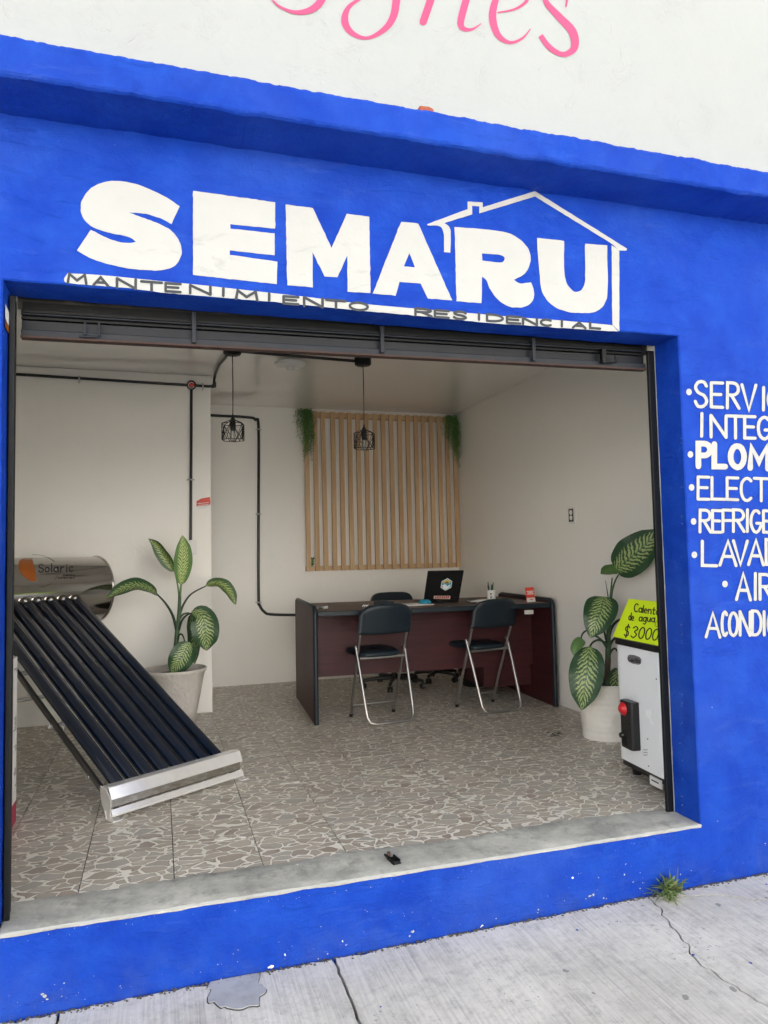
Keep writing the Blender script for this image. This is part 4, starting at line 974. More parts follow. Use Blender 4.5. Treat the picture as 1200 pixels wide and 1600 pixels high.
# open booklet
t = thing('booklet', (2.86, 2.66, DH), 'open booklet on the desk between laptop and white mug', 'booklet')
b = MB(); b.prism([(2.74, 2.62, DH+.002), (2.93, 2.58, DH+.002), (2.95, 2.72, DH+.002), (2.77, 2.76, DH+.002)], (0, 0, .010)); b.build('pages', 'paper', t, bevel=.002)
b = MB(); b.prism([(2.735, 2.615, DH+.013), (2.80, 2.60, DH+.022), (2.82, 2.74, DH+.022), (2.76, 2.76, DH+.013)], (0, 0, .0015)); b.build('cover', 'edge_band', t)
# orange card stand
cs = Vector((3.115, 2.36, DH))
t = thing('card_stand', cs, 'small orange red table card with white print at the right end of the desk', 'card')
K = Matrix.Translation(cs) @ Matrix.Rotation(R(14), 4, 'Z') @ Matrix.Rotation(R(-8), 4, 'X')
b = MB(K); b.box((-.042, 0, .002), (.042, .003, .112)); b.build('card', 'red_sticker', t)
b = MB(K); b.box((-.042, -.0008, .002), (.042, -.0001, .034)); b.build('white_band', 'paper', t)
b = MB(K)
for z, wd in ((.082, .034), (.072, .026), (.062, .034)): b.box((-wd, -.0010, z-.003), (wd, -.0002, z+.003))
b.build('print_lines', 'paper', t)
b = MB(K); b.box((-.012, -.0016, .018), (.018, -.0009, .024)); b.build('red_mark', 'red_sticker', t)
b = MB(K); b.prism([(-.04, .003, .005), (.04, .003, .005), (.04, .045, -.006), (-.04, .045, -.006)], (0, 0, .003)); b.build('foot', 'red_sticker', t)

# ------------------------------------------------------------------ solar water heater
A_ = Vector((.306, .99, 0)); B_ = Vector((.762, 1.295, 0))
d = (B_-A_).normalized(); n = Vector((-d.y, d.x, 0))
Lrun, zlo, zhi = 1.44, .105, .875
t = thing('solar_water_heater', A_, 'solar water heater with eight dark glass tubes below a shiny steel tank', 'solar heater')
tl = (n*Lrun+Vector((0, 0, zhi-zlo))); nu_ = tl.normalized(); perp = Vector((0, 0, 1)); perp = (perp-nu_*perp.dot(nu_)).normalized()
TL = (B_-A_).length
for k in range(8):
    s0 = A_+d*(TL*k/7)+Vector((0, 0, zlo)); e0 = s0+tl
    b = MB(); b.tube([s0-nu_*.005, s0+nu_*.015, s0+nu_*.04, e0+nu_*.06], [.018, .026, .029, .029], 24); tb = b.build('glass_tube', 'tube', t)
    b = MB(); b.tube([e0-nu_*.012, e0+nu_*.004], .0375, 24); b.build('seal_ring', 'stainless', tb)
    b = MB(); b.tube([s0-nu_*.02, s0+nu_*.006], [.022, .031], 20); b.build('end_cup', 'black_plastic', tb)
# tank
RT = .218
tc_ = A_+n*(Lrun+.215)+Vector((0, 0, .935))
e0 = tc_+d*(TL+.25); s0 = tc_-d*.32
TA = d
b = MB(); Lt = (e0-s0).length
b.lathe([(RT, 0), (RT, Lt)], s0, 96, d); tank = b.build('tank_shell', 'stainless', t)
for c0, sg in ((s0, -1), (e0, 1)):
    b = MB(); b.lathe([(RT-.001, 0), (RT+.006, sg*.002), (RT+.006, sg*.014), (RT-.004, sg*.018), (RT-.02, sg*.026), (RT-.05, sg*.036), (.001, sg*.042)], c0, 64, d); b.build('end_cap', 'stainless', t)
CY = on_cyl(s0, d, RT+.0008); CY.curved = True
Z7 = lambda L: [(p[0]/6, 840+p[1]/6)+tuple(p[2:]) for p in L]
b = MB(); mapped = outline(Z7([(300,190,1),(325,290),(345,405,1),(305,410),(250,385),(195,325),(175,265),(185,215),(225,195)]), 5)
# fill on a curved surface: fan of thin rows
b.poly([CY(x, y) for x, y in mapped])
cx0 = sum(x for x, y in mapped)/len(mapped); cy0 = sum(y for x, y in mapped)/len(mapped)
b = MB(); K_ = 6; n_ = len(mapped); vs = [CY(cx0, cy0)]
for k in range(1, K_+1): vs += [CY(cx0+(x-cx0)*k/K_, cy0+(y-cy0)*k/K_) for x, y in mapped]
fs = [(0, 1+i, 1+(i+1) % n_) for i in range(n_)]+[(1+(k-1)*n_+i, 1+k*n_+i, 1+k*n_+(i+1) % n_, 1+(k-1)*n_+(i+1) % n_) for k in range(1, K_) for i in range(n_)]
b.add(vs, fs); b.build('logo_sun', 'orange', tank)
b = MB(); word(b, 'Solaric', 60.5, 893.8, 115.5, 892.5, 12.3, 1.25, CY, .28)
word(b, 'ENERGIA', 99, 899.8, 117, 899.4, 2.0, .4, CY, .3); word(b, 'SUSTENTABLE', 91, 904, 117, 903.6, 2.0, .4, CY, .3)
b.build('logo_name', 'ink', tank)
b = MB(); stroke(b, catmull(Z7([(300,160),(380,165),(460,190),(510,224)]), 6), .5, CY); b.build('logo_arc', 'ink', tank); b = MB(); stroke(b, catmull(Z7([(370,463),(430,455),(485,422)]), 6), .5, CY); b.build('logo_arc', 'ink', tank)
b = MB(); stroke(b, Z7([(520,392),(542,350)]), .7, CY); b.build('logo_dash', 'orange', tank)
# frame
rail_n = perp*.05
for s_ in (-.048, TL+.048):
    p0 = A_+d*s_+Vector((0, 0, zlo-.03)); b = MB()
    b.tube([p0-nu_*.05-rail_n*.3, p0+tl+nu_*.12-rail_n*.3], .015, 4, sx=1.0); b.build('side_rail', 'dull_steel', t)
for f in (.36, .64):
    p0 = A_+Vector((0, 0, zlo-.035))+tl*f-rail_n*.6; b = MB(); b.tube([p0-d*.07, p0+d*(TL+.07)], .012, 6); b.build('cross_rail', 'aluminium', t)
# reflector-like manifold lip under the tank
# bottom trough
p0 = A_-d*.085+Vector((0, 0, 0)); Lr = TL+.175
def trough_pt(u, f, z): return p0+d*u+n*f+Vector((0, 0, z))
b = MB(); prof = [(.006, .142), (-.036, .141), (-.040, .139), (-.062, .092), (-.059, .091), (-.037, .135), (.006, .136)]
b.prism([trough_pt(0, f, z) for f, z in prof], d*Lr); b.build('tube_holder', 'aluminium', t, bevel=.001)
b = MB(); b.prism([trough_pt(-.002, .020, .140), trough_pt(-.002, -.024, .136), trough_pt(-.002, -.063, .093), trough_pt(-.002, -.060, .02), trough_pt(-.002, -.02, .02), trough_pt(-.002, .020, .09)], -d*.004); b.build('end_plate', 'aluminium', t)
b = MB(); b.prism([trough_pt(0, -.058, .050), trough_pt(0, -.069, .030), trough_pt(0, -.069, .020), trough_pt(0, -.030, .020)], d*Lr); b.build('foot_rail', 'aluminium', t, bevel=.001)
b = MB(); b.prism([trough_pt(.005, -.046, .050), trough_pt(.005, -.046, .095), trough_pt(.005, -.043, .095), trough_pt(.005, -.043, .050)], d*(Lr-.01)); b.build('mirror_strip', 'stainless', t)
for u in (.012, Lr-.012):
    b = MB(); b.prism([trough_pt(u-.02, -.085, .002), trough_pt(u+.03, -.085, .002), trough_pt(u+.03, -.02, .002), trough_pt(u-.02, -.02, .002)], (0, 0, .005)); b.prism([trough_pt(u-.02, -.040, .006), trough_pt(u-.016, -.085, .006), trough_pt(u-.016, -.020, .05)], d*.004)
    b.prism([trough_pt(u-.02, -.030, .007), trough_pt(u+.03, -.030, .007), trough_pt(u+.03, -.026, .045), trough_pt(u-.02, -.026, .045)], n*.004); b.build('foot_plate', 'aluminium', t)
for u in (.10, .3, .48, .62):
    b = MB(); q_ = trough_pt(u, -.008, .140); b.lathe([(.001, .006), (.004, .005), (.005, 0)], q_, 10); b.build('screw', 'aluminium', t)
# rear legs
for s_ in (-.05, TL+.05):
    q0 = tc_+d*s_-n*.02+Vector((0, 0, -RT*.95)); q1 = Vector((q0.x, q0.y, 0))+n*.06
    b = MB(); b.tube([q0, q1], .017, 4); b.build('rear_leg', 'aluminium', t)
b = MB(); q0 = tc_-d*.05-n*.02; q1 = tc_+d*(TL+.05)-n*.02; b.tube([Vector((q0.x, q0.y, .27)), Vector((q1.x, q1.y, .27))], .015, 4); b.build('rear_brace', 'aluminium', t)
b = MB()
for k in range(4): q_ = A_-d*.078+tl*(.1+.2*k)+Vector((0,0,zlo-.03)); b.lathe([(.001, .004), (.006, .003), (.007, 0)], q_, 8, -d)
b.build('rail_bolts', 'galvanised', t)

# carton leaning at the left behind the jamb
q1 = at(25, 1283, 2, 0); q2 = at(12, 1306, 2, 0)
dd = (q2-q1); dd.z = 0; dd.normalize(); nn = Vector((-dd.y, dd.x, 0)); 
if nn.x > 0: nn = -nn
t = thing('flat_carton', q1, 'tall white carton with dark red foot standing beside the left door jamb', 'carton')
hz = min([z*.005 for z in range(100, 400)], key=lambda z: abs((CAM-CAM).length+((lambda P: 800-FPX*(P-CAM).dot(up)/(P-CAM).dot(fw))(q1+Vector((0,0,z)))-1026)))
Lb = .42; th_ = .11
b = MB(); b.prism([q1+Vector((0,0,.09)), q1+dd*Lb+Vector((0,0,.09)), q1+dd*Lb+nn*th_+Vector((0,0,.09)), q1+nn*th_+Vector((0,0,.09))], (0, 0, hz-.09)); bxo = b.build('carton', 'carton', t, bevel=.003)
b = MB(); b.prism([q1+Vector((0,0,.001)), q1+dd*Lb+Vector((0,0,.001)), q1+dd*Lb+nn*th_+Vector((0,0,.001)), q1+nn*th_+Vector((0,0,.001))], (0, 0, .088)); b.build('red_base', 'carton_red', t, bevel=.002)
# print lines on the visible narrow face
b = MB(); rnd = random.Random(2); fn = dd.cross(Vector((0,0,1)));  fn = fn if fn.dot(CAM-q1) > 0 else -fn
for z in (.78, .76, .74, .66, .65, .45, .44, .43, .42, .41, .40, .33, .32, .31, .23, .22, .21, .16):
    if z < hz-.03:
        a = .008+rnd.random()*.01; l_ = rnd.uniform(.03, .07); q_ = q1+dd*a+fn*.0015+Vector((0,0,z)); b.add([q_, q_+dd*l_, q_+dd*l_+Vector((0,0,.004)), q_+Vector((0,0,.004))], [(0,1,2,3)])
b.build('print_lines', 'tag_ink', t)

# ------------------------------------------------------------------ storage water heater with price sign
hA = at(968, 1182, 2, .075); hB = at(1043, 1220, 2, .075)
hd = (hB-hA); hd.z = 0; hd.normalize(); hn = Vector((-hd.y, hd.x, 0)); hn = hn if hn.x < 0 else -hn      # hn: outward face normal
hw, hdp, hz0, hz1 = .44, .40, .072, .645
t = thing('storage_water_heater', hA, 'white storage water heater with red knob beside the right door jamb', 'water heater')
def hp(u, f, z): return hA+hd*u-hn*f+Vector((0, 0, z-.075))
def rrect(w0, w1, d0, d1, r_, k=14):
    out = []
    for cx_, cy_, a0 in ((w1-r_, d1-r_, 0), (w0+r_, d1-r_, 90), (w0+r_, d0+r_, 180), (w1-r_, d0+r_, 270)):
        for j in range(k+1): a = R(a0+90*j/k); out.append((cx_+r_*math.cos(a), cy_+r_*math.sin(a)))
    return out
def rsolid(mb, w0, w1, d0, d1, r_, z0, z1):
    pr = rrect(w0, w1, d0, d1, r_); n_ = len(pr)
    vs = [hp(u, f, z) for z in (z0, z1) for u, f in pr]
    mb.add(vs, [(i, (i+1) % n_, n_+(i+1) % n_, n_+i) for i in range(n_)], True); mb.add(vs[:n_], [tuple(range(n_))]); mb.add(vs[n_:], [tuple(range(n_))])
b = MB(); rsolid(b, -.045, hw, 0, hdp, .085, hz0, hz1); b.build('body', 'heater_white', t)
b = MB(); rsolid(b, -.039, hw-.006, .006, hdp-.006, .08, .045, hz0); b.build('skirt', 'black_plastic', t)
b = MB(); rsolid(b, -.053, hw+.008, -.008, hdp+.008, .09, hz1, hz1+.030); b.build('top_cap', 'black_plastic', t)
for u, f in ((.06, .06), (hw-.06, .06), (.06, hdp-.06), (hw-.06, hdp-.06)):
    b = MB(); c0 = hp(u, f, 0); c0.z = 0; b.lathe([(.001, 0), (.022, 0), (.026, .045)], c0, 16); b.build('foot', 'black_plastic', t)
b = MB()                                                # control box
pr = [(.100, -.040), (.108, -.047), (.196, -.047), (.206, -.038), (.206, -.0005), (.100, -.0005)]
vs = [hp(u, f, z) for z in (.155, .385) for u, f in pr]; n_ = 6
b.add(vs, [(i, (i+1) % n_, n_+(i+1) % n_, n_+i) for i in range(n_)]+[tuple(range(n_)), tuple(range(n_, 2*n_))]); cb = b.build('control_box', 'black_plastic', t, bevel=.008, seg=3)
b = MB(); b.lathe([(.001, .020), (.016, .020), (.020, .017), (.021, .009), (.030, .007), (.032, .001)], hp(.138, -.047, .345), 24, hn); kn = b.build('gas_knob', 'red_plastic', cb)
b = MB(); b.lathe([(.012, .0205), (.010, .023), (.001, .023)], hp(.138, -.047, .345), 20, hn); b.build('knob_centre', 'red_plastic', kn)
b = MB(); b.lathe([(.001, .016), (.012, .016), (.014, 0)], hp(.124, -.047, .215), 16, hn); b.build('ignition_button', 'black_plastic', cb)
for k in range(4):
    b = MB(); q_ = hp(.113, -.0485, .175+k*.009); b.prism([q_, q_+hd*.05, q_+hd*.05+Vector((0,0,.003)), q_+Vector((0,0,.003))], hn*.002); b.build('vent_fin', 'black_metal', cb)
HPm = on_plane(hp(0, 0, .3), hn, .0012)
b = MB(); mapped_poly(b, [(979+.0, 956+820/5.7125+.0)]*0 or [(900+x/5.7125, 820+y/5.7125) for x, y in [(455+8,1170),(475,1160),(520,1163),(568,1180),(583,1200),(580,1240),(560,1250),(505,1240),(468,1220),(457,1195)]], HPm); bd = b.build('badge', 'grey_badge', t)
b = MB(); word(b, 'Calo', 982.5, 1033.2, 990.5, 1034.6, 6, .8, on_plane(hp(0,0,.3), hn, .002), .3); word(b, 'Elite', 992, 1034.8, 1000.5, 1036.2, 6, .8, on_plane(hp(0,0,.3), hn, .002), .3); b.build('badge_name', 'ink', bd)
b = MB()
for i in range(3):
    for j in range(3):
        x, y = 840+(578+i*8)/3.477, 800+(1292+j*14)/3.477; mapped_poly(b, [(x+.8*math.cos(k*PI/4), y+.8*math.sin(k*PI/4)) for k in range(8)], HPm)
for x, y in ((598,1233),(603,1381),(645,908)): x, y = 840+x/3.477, 800+y/3.477; mapped_poly(b, [(x+1.1*math.cos(k*PI/4), y+1.1*math.sin(k*PI/4)) for k in range(8)], HPm)
b.build('vent_holes', 'ink', t)
b = MB(); q_ = hp(.27, -.001, .02); b.prism([q_, q_+hd*.09, q_+hd*.09+Vector((0,0,.04)), q_+Vector((0,0,.04))], -hn*.01); tg_ = b.build('data_tag', 'white_plastic', t)
b = MB(); q_ = hp(.285, -.0022, .040); b.prism([q_, q_+hd*.06, q_+hd*.06+Vector((0,0,.006)), q_+Vector((0,0,.006))], hn*.0005); b.build('tag_text', 'ink', tg_)
# price sign
sA = at(963.5, 998, 0, hp(0, .01, .68).x)
sA = hp(-.02, .0, hz1+.033); sB = hp(.43, .0, hz1+.033)
lean = (Vector((0, 0, .19))-hn*.10)
t = thing('price_sign', sA, 'neon yellow handwritten price sign leaning on top of the white water heater', 'sign')
b = MB(); sn = hd.cross(lean).normalized(); sn = sn if sn.dot(hn) > 0 else -sn
b.prism([sA, sB, sB+lean, sA+lean], -sn*.004); sg_ = b.build('card', 'neon', t)
SPn = on_plane(sA, sn, .001)
Z6 = lambda x, y: (900+x/5.7125, 820+y/5.7125)
def sw(b, s_, xa, ya, xb, yb, h, wd, gap=.2, sk=8):
    a = Z6(xa, ya); c = Z6(xb, yb); word(b, s_, a[0], a[1], c[0], c[1], h/5.7125, wd, SPn, gap, sk/5.7125)
b = MB(); sw(b, 'C', 515, 775, 552, 779, 72, 1.7); sw(b, 'alentador', 558, 778, 850, 822, 62, 1.6, .15)
sw(b, 'de', 468, 848, 515, 856, 62, 1.6); sw(b, 'agua', 560, 858, 702, 868, 60, 1.6, .2)
sw(b, '$', 425, 992, 468, 996, 95, 1.8, .2, 20); sw(b, '3000', 485, 1003, 725, 1034, 98, 1.9, .12, 25); b.build('handwriting', 'ink', sg_)
b = MB(); stroke(b, [Z6(720, 1012), Z6(760, 1045)], 1.3, SPn); stroke(b, [Z6(750, 960), Z6(790, 958)], 1, SPn); stroke(b, [Z6(752, 990), Z6(795, 984)], 1, SPn); b.build('green_strokes', 'ink_green', sg_)
b = MB(); stroke(b, catmull([Z6(745, 840), Z6(712, 870), Z6(708, 900), Z6(730, 905), Z6(770, 870)], 5), .8, SPn); stroke(b, catmull([Z6(745, 905), Z6(760, 875), Z6(790, 880)], 5), .8, SPn); b.build('faint_scribble', 'ink_brown', sg_)

# ------------------------------------------------------------------ potted plants
def leaf(par, pts, hw_, mat, Y, tilt=(0, 0), fold=.25, seed=0, wavy=.03, wide=.42, name='leaf'):
    """pts: (photo x, photo y, depth offset); hw_: half width in photo pixels"""
    P = [Vector(q) for q in catmull([tuple(at(x, y, 1, Y+dy)) for x, y, dy in pts], 6)]
    # resample evenly
    nv, nu = 20, 10; L = [0]
    for i in range(1, len(P)): L.append(L[-1]+(P[i]-P[i-1]).length)
    C = []
    for k in range(nv+1):
        s = L[-1]*k/nv; i = max(j for j in range(len(L)) if L[j] <= s+1e-9); i = min(i, len(P)-2)
        f = (s-L[i])/max(L[i+1]-L[i], 1e-9); C.append(P[i].lerp(P[i+1], f))
    dep = (C[nv//2]-CAM).dot(fw); hm = hw_*dep/FPX; b = MB(); vs = []; uv = []
    for k, c in enumerate(C):
        v = k/nv; T = (C[min(k+1, nv)]-C[max(k-1, 0)]).normalized(); view = (CAM-c).normalized()
        view = (view+rt*tilt[0]+up*tilt[1]).normalized()
        Sd = T.cross(view).normalized(); Nn = Sd.cross(T).normalized()
        if Nn.dot(view) < 0: Nn = -Nn
        a = v**(math.log(.5)/math.log(wide)) if 0 < v < 1 else v
        ww = hm*max(math.sin(PI*a), 0)**.62
        if v > .8: ww *= 1-.35*((v-.8)/.2)
        for i in range(nu+1):
            u = i/nu*2-1
            q = c+Sd*u*ww*math.cos(fold*.8)+Nn*(abs(u)**1.3*ww*math.sin(fold)) - Nn*(wavy*ww*2*math.sin(v*17+seed+u)*abs(u)**2)
            vs.append(q); uv.append((i/nu, v))
    b.add(vs, [(j*(nu+1)+i, j*(nu+1)+i+1, (j+1)*(nu+1)+i+1, (j+1)*(nu+1)+i) for j in range(nv) for i in range(nu)], True); b.uv = uv
    return b.build(name, mat, par, fixn=False)
def stem(par, pts, r_, Y, mat='stem_green', name='stalk'):
    b = MB(); P = [Vector(q) for q in catmull([tuple(at(x, y, 1, Y+dy)) for x, y, dy in pts], 6)]
    n_ = len(P); rr_ = [r_[0]+(r_[1]-r_[0])*i/(n_-1) for i in range(n_)]; b.tube(P, rr_, 8); return b.build(name, mat, par)
# left plant
Y1 = 2.66
pc = Vector((at(274, 1090, 1, Y1).x, Y1+.02, 0))
t = thing('potted_plant', pc, 'tall variegated plant in a grey rough clay pot behind the solar heater', 'potted plant', 'variegated pot plants')
pz = .385
b = MB(); b.lathe([(.001, .0), (.125, .0), (.13, .01), (.150, .12), (.178, .27), (.196, pz-.03), (.206, pz-.022), (.210, pz-.004), (.204, pz), (.190, pz-.003), (.182, pz-.03), (.174, pz-.06)], pc, 48); b.build('pot', 'pot_grey', t)
b = MB(); b.lathe([(.177, pz-.045), (.10, pz-.035), (.001, pz-.03)], pc, 32); b.build('soil', 'soil', t)
stem(t, [(277, 1052, .0), (276, 1030, .0), (275, 1008, .0)], (.019, .016), Y1, 'trunk_brown', 'trunk')
stem(t, [(275, 1012, .0), (277, 985, 0), (280, 955, 0), (281, 925, 0)], (.017, .010), Y1, 'stem_green')
stem(t, [(280, 930, 0), (277, 910, 0), (273, 893, .0)], (.007, .004), Y1, 'stem_light', 'leaf_stalk')
stem(t, [(281, 935, 0), (282.5, 920, -.01), (283, 912, -.01)], (.008, .005), Y1, 'stem_light', 'leaf_stalk')
stem(t, [(276, 985, 0), (270, 962, -.02), (259, 943, -.04), (245, 928, -.06)], (.011, .005), Y1, 'stem_dark', 'leaf_stalk')
stem(t, [(281, 960, 0), (287, 944, .0), (299, 928, .0), (322, 915.5, -.02)], (.009, .004), Y1, 'stem_dark', 'leaf_stalk')
stem(t, [(279, 985, 0), (284, 970, -.02), (292, 961, -.03), (300, 958, -.04)], (.010, .005), Y1, 'stem_dark', 'leaf_stalk')
stem(t, [(279, 970, 0), (286, 960, .0), (296, 957.5, .0)], (.009, .005), Y1, 'stem_green', 'leaf_stalk')
stem(t, [(278, 1000, 0), (280, 992, -.04), (285, 992, -.06), (289, 1003, -.08)], (.008, .004), Y1, 'stem_dark', 'leaf_stalk')
leaf(t, [(273, 893, 0), (256, 868, -.01), (244, 851, -.02), (231.5, 841.5, -.03)], 11, 'leaf_mid', Y1, (-.5, .2), .5, 1)
leaf(t, [(283, 914, -.01), (285, 890, -.02), (286.5, 860, -.03), (285, 836, -.04)], 14.5, 'leaf_light', Y1, (.1, 0), .25, 2, .02, .47)
leaf(t, [(246, 929, -.06), (225, 918, -.12), (200, 918, -.18), (165.5, 935.5, -.24)], 15, 'leaf_dark', Y1, (0, 1.0), .35, 3)
leaf(t, [(321, 915, -.02), (341, 913, -.04), (357, 924, -.06), (368.5, 945.5, -.08)], 12, 'leaf_mid', Y1, (.2, 1.2), .45, 4)
leaf(t, [(299, 958, .02), (305, 980, .02), (306, 1010, .0), (304, 1038, .0)], 14, 'leaf_dark', Y1, (-.7, 0), .3, 6)
leaf(t, [(299, 956, -.05), (315, 962, -.08), (321, 985, -.10), (323, 1017, -.08)], 22, 'leaf_dark', Y1, (.0, .25), .22, 5, .03, .5)
leaf(t, [(296, 1003, -.09), (289, 1018, -.11), (279, 1035, -.12), (267, 1053, -.10)], 20, 'leaf_dark', Y1, (.1, .2), .25, 7, .03, .42)
# right plant
Y2 = 1.36
pc = Vector((at(949, 1120, 1, Y2).x, Y2, 0))
t = thing('potted_plant', pc, 'tall variegated plant in a white basket textured pot beside the water heater', 'potted plant', 'variegated pot plants')
pz = .315
b = MB(); n_ = 72; prof = []
for k in range(0, 31):
    h = pz*k/30; r_ = .140+.030*(h/pz)**.8
    if h < .035: r_ = .150
    prof.append((r_, h))
vs = []; 
for i, (r_, h) in enumerate(prof):
    for k in range(n_):
        a = 2*PI*k/n_; wv = .0
        if h > .04:
            row = int((h-.04)/.034); ph = (row % 2)*.5
            u = (a*24/(2*PI)+ph) % 1; v = ((h-.04)/.034) % 1
            wv = .0045*(math.sin(PI*u)**.5)*(math.sin(PI*v)**.5)
        vs.append((pc.x+(r_+wv)*math.cos(a), pc.y+(r_+wv)*math.sin(a), h))
b.add(vs, [(i*n_+k, i*n_+(k+1) % n_, (i+1)*n_+(k+1) % n_, (i+1)*n_+k) for i in range(30) for k in range(n_)], True)
b.lathe([(.171, pz), (.176, pz+.006), (.174, pz+.014), (.160, pz+.012), (.155, pz-.03)], pc, 48); b.build('pot', 'pot_white', t)
b = MB(); b.lathe([(.158, pz-.02), (.08, pz-.012), (.001, pz-.01)], pc, 32); b.build('soil', 'soil', t)
stem(t, [(947, 1082, 0), (948, 1060, 0), (950, 1030, 0)], (.020, .018), Y2, 'trunk_brown', 'trunk')
stem(t, [(950, 1034, 0), (950, 1010, 0), (951, 985, 0), (953, 960, 0), (954, 940, 0)], (.018, .009), Y2, 'stem_green')
stem(t, [(954, 942, 0), (957, 922, -.0), (961, 908, -.01), (967, 897, -.02)], (.007, .004), Y2, 'stem_green', 'leaf_stalk')
stem(t, [(953, 942, 0), (955, 920, -.0), (956.5, 903, -.02)], (.007, .004), Y2, 'stem_green', 'leaf_stalk')
stem(t, [(951, 938, 0), (948.5, 922, 0), (946, 907, 0)], (.004, .001), Y2, 'stem_dark', 'leaf_stalk')
stem(t, [(950, 1000, 0), (955, 982, -.0), (965, 970, .0), (984, 964, .04)], (.012, .006), Y2, 'stem_dark', 'leaf_stalk')
stem(t, [(951, 1020, 0), (954, 1006, -.0), (961, 997, .0), (972, 995, .02)], (.010, .006), Y2, 'stem_dark', 'leaf_stalk')
stem(t, [(952, 1025, 0), (956, 1016, -.0), (962, 1014, .0), (968, 1028, .02), (966, 1050, -.02)], (.007, .004), Y2, 'stem_dark', 'leaf_stalk')
stem(t, [(948, 1012, 0), (943, 1004, -.03), (935, 996, -.05), (930, 994, -.06)], (.009, .005), Y2, 'stem_green', 'leaf_stalk')
stem(t, [(949, 1005, 0), (946, 995, -.04), (942, 975, -.06)], (.008, .005), Y2, 'stem_dark', 'leaf_stalk')
stem(t, [(946, 1004, 0), (935, 1000, -.05), (926, 1004, -.08), (921, 1012, -.10)], (.007, .005), Y2, 'stem_dark', 'leaf_stalk')
stem(t, [(925, 985, -.02), (915, 986, -.04), (909, 993, -.06), (908, 1002, -.08)], (.006, .004), Y2, 'stem_dark', 'leaf_stalk')
leaf(t, [(961, 890, -.04), (980, 876, -.13), (1004, 855, -.22), (1033, 827, -.32)], 30, 'leaf_dark', Y2, (-.2, .1), .2, 11, .03, .40)
leaf(t, [(977, 886, -.03), (965, 888, -.05), (952, 893, -.07), (938.5, 897, -.10)], 11.5, 'leaf_plain', Y2, (-.3, .4), .3, 12, .03, .6)
leaf(t, [(944, 932, -.06), (940, 950, -.10), (932, 972, -.12), (922, 997, -.10)], 26, 'leaf_dark', Y2, (-.1, .15), .2, 13, .02, .36)
leaf(t, [(911, 999, -.08), (905, 1004, -.11), (898, 1014, -.12), (896, 1024, -.12)], 9, 'leaf_plain', Y2, (0, .2), .3, 14, .02, .45)
leaf(t, [(921, 1010, -.11), (919, 1035, -.15), (914, 1070, -.17), (909, 1110, -.15)], 27, 'leaf_dark', Y2, (-.05, .1), .2, 15, .03, .42)
leaf(t, [(968, 1045, -.04), (962, 1070, -.10), (962, 1105, -.13), (966, 1142, -.12)], 18, 'leaf_dark', Y2, (.3, .1), .3, 16, .03, .42)

# ------------------------------------------------------------------ weed, floor spot
b = MB(); rnd = random.Random(12); c0 = Vector((2.375, -.035, gz(2.37, -.03)))
for k in range(260):
    a = rnd.uniform(0, 2*PI); el = rnd.uniform(.05, 1.3); L = rnd.uniform(.022, .078); wd = rnd.uniform(.0018, .0052)
    d_ = Vector((math.cos(a)*math.cos(el), math.sin(a)*math.cos(el)*.7-.12, math.sin(el))).normalized(); s_ = d_.cross(Vector((0, 0, 1))).normalized()
    o_ = c0+Vector((rnd.gauss(0, .020), rnd.uniform(-.018, .008), rnd.uniform(0, .035))); d_ = (d_+Vector((rnd.gauss(0, .3), rnd.gauss(0, .3), rnd.gauss(0, .2)))).normalized(); s_ = d_.cross(Vector((rnd.gauss(0, .5), rnd.gauss(0, .5), 1))).normalized(); vs = []
    for j in range(5):
        f = j/4; q_ = o_+d_*L*f+Vector((0, 0, -.02*f*f*math.cos(el)+.006)); w_ = wd*math.sin(PI*min(f*.9+.08, 1)); vs += [q_-s_*w_, q_+s_*w_]
    b.add(vs, [(j*2, j*2+1, j*2+3, j*2+2) for j in range(4)])
tag(b.build('weed', 'weed_leaf', None, fixn=False), 'small scraggly green weed growing at the foot of the blue base', 'weed')
b = MB(); q_ = at(868, 1147, 2, 0); rnd = random.Random(5)
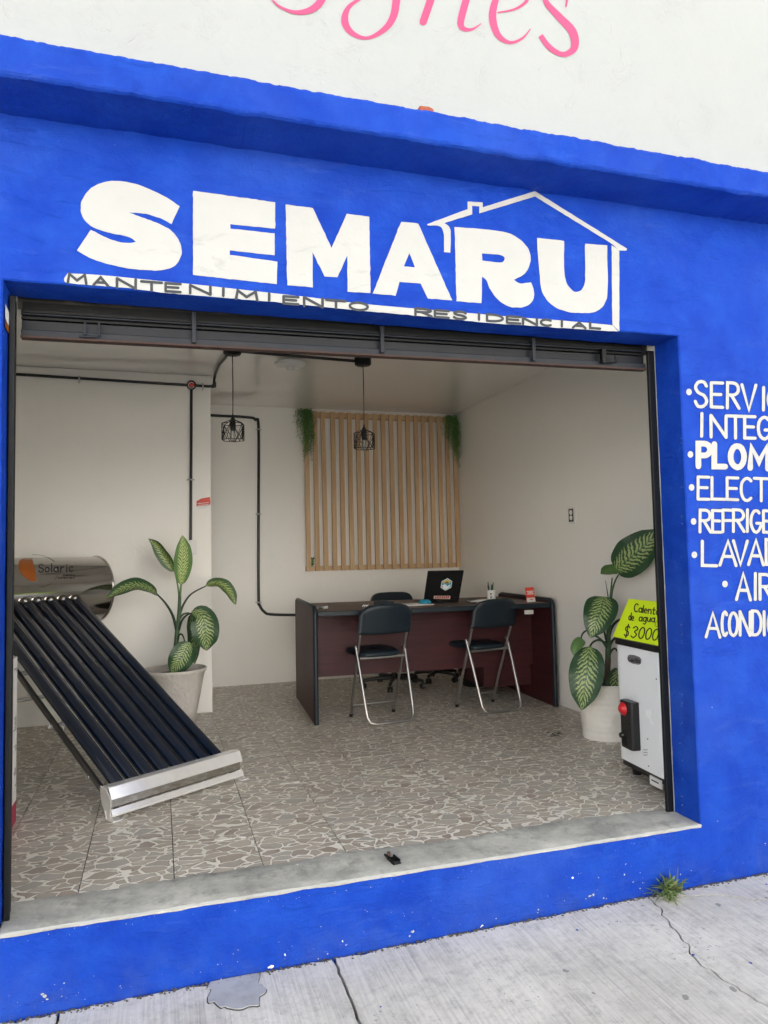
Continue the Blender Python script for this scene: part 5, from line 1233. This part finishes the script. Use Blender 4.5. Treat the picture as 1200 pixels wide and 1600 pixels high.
for k in range(16):
    c0 = q_+Vector((rnd.gauss(0, .022), rnd.gauss(0, .035), .0012+k*.00008)); r_ = rnd.uniform(.004, .017)
    b.poly([c0+Vector((math.cos(j*PI/5)*r_*rnd.uniform(.6, 1.1), math.sin(j*PI/5)*r_*rnd.uniform(.6, 1.1), 0)) for j in range(10)])
tag(b.build('dirt_spot', 'stain', None), kind='stuff', label='dark dirt spot on the tiled floor', cat=None)
# grit along the foot of the wall
b = MB(); rnd = random.Random(8)
for k in range(1100):
    x = rnd.uniform(-.6, 3.3); y = -abs(rnd.gauss(0, .009))-.003; s_ = rnd.uniform(.0015, .005); z = gz(x, y)
    b.add([(x-s_, y-s_*.7, z), (x+s_, y-s_, z), (x+s_*.6, y+s_, z), (x-s_*.8, y+s_*.6, z), (x, y, z+s_*1.1)], [(0,1,4),(1,2,4),(2,3,4),(3,0,4)])
tag(b.build('grit', 'raw_joint', None, fixn=False), kind='stuff')

# ------------------------------------------------------------------ across the street (seen in the reflections)
def house(x0, x1, h, mat, label):
    t = thing('house', ((x0+x1)/2, -10.4, -.28), label, 'house', 'houses across the street')
    b = MB(); b.box((x0, -17, -.3), (x1-.02, -10.4, h)); b.build('wall', mat, t)
    b = MB(); b.box((x0-.05, -17, h), (x1+.03, -10.25, h+.2)); b.build('roof', 'patch_cement', t)
    xm = (x0+x1)/2
    b = MB(); b.box((xm-.5, -10.42, -.28), (xm+.5, -10.36, 1.9)); b.build('door', 'black_metal', t)
    for xx, zz in ((x0+1.1, 0), (x1-1.1, 0), (x0+2.6, 0.02)):
        b = MB(); b.box((xx-.6, -10.40, .8+zz), (xx+.6, -10.35, 1.9+zz)); f = b.build('window', 'aluminium', t)
        b = MB(); b.box((xx-.55, -10.36, .85+zz), (xx+.55, -10.345, 1.85+zz)); b.build('pane', 'house_window', f)
house(-14, -7, 4.6, 'house_white', 'white house across the street, farthest left'); house(-7, -1, 4.3, 'house_cream', 'cream house across the street left of the door')
house(-1, 6, 5.0, 'house_white', 'white house straight across the street'); house(6, 13, 4.4, 'house_cream', 'cream house across the street on the right')
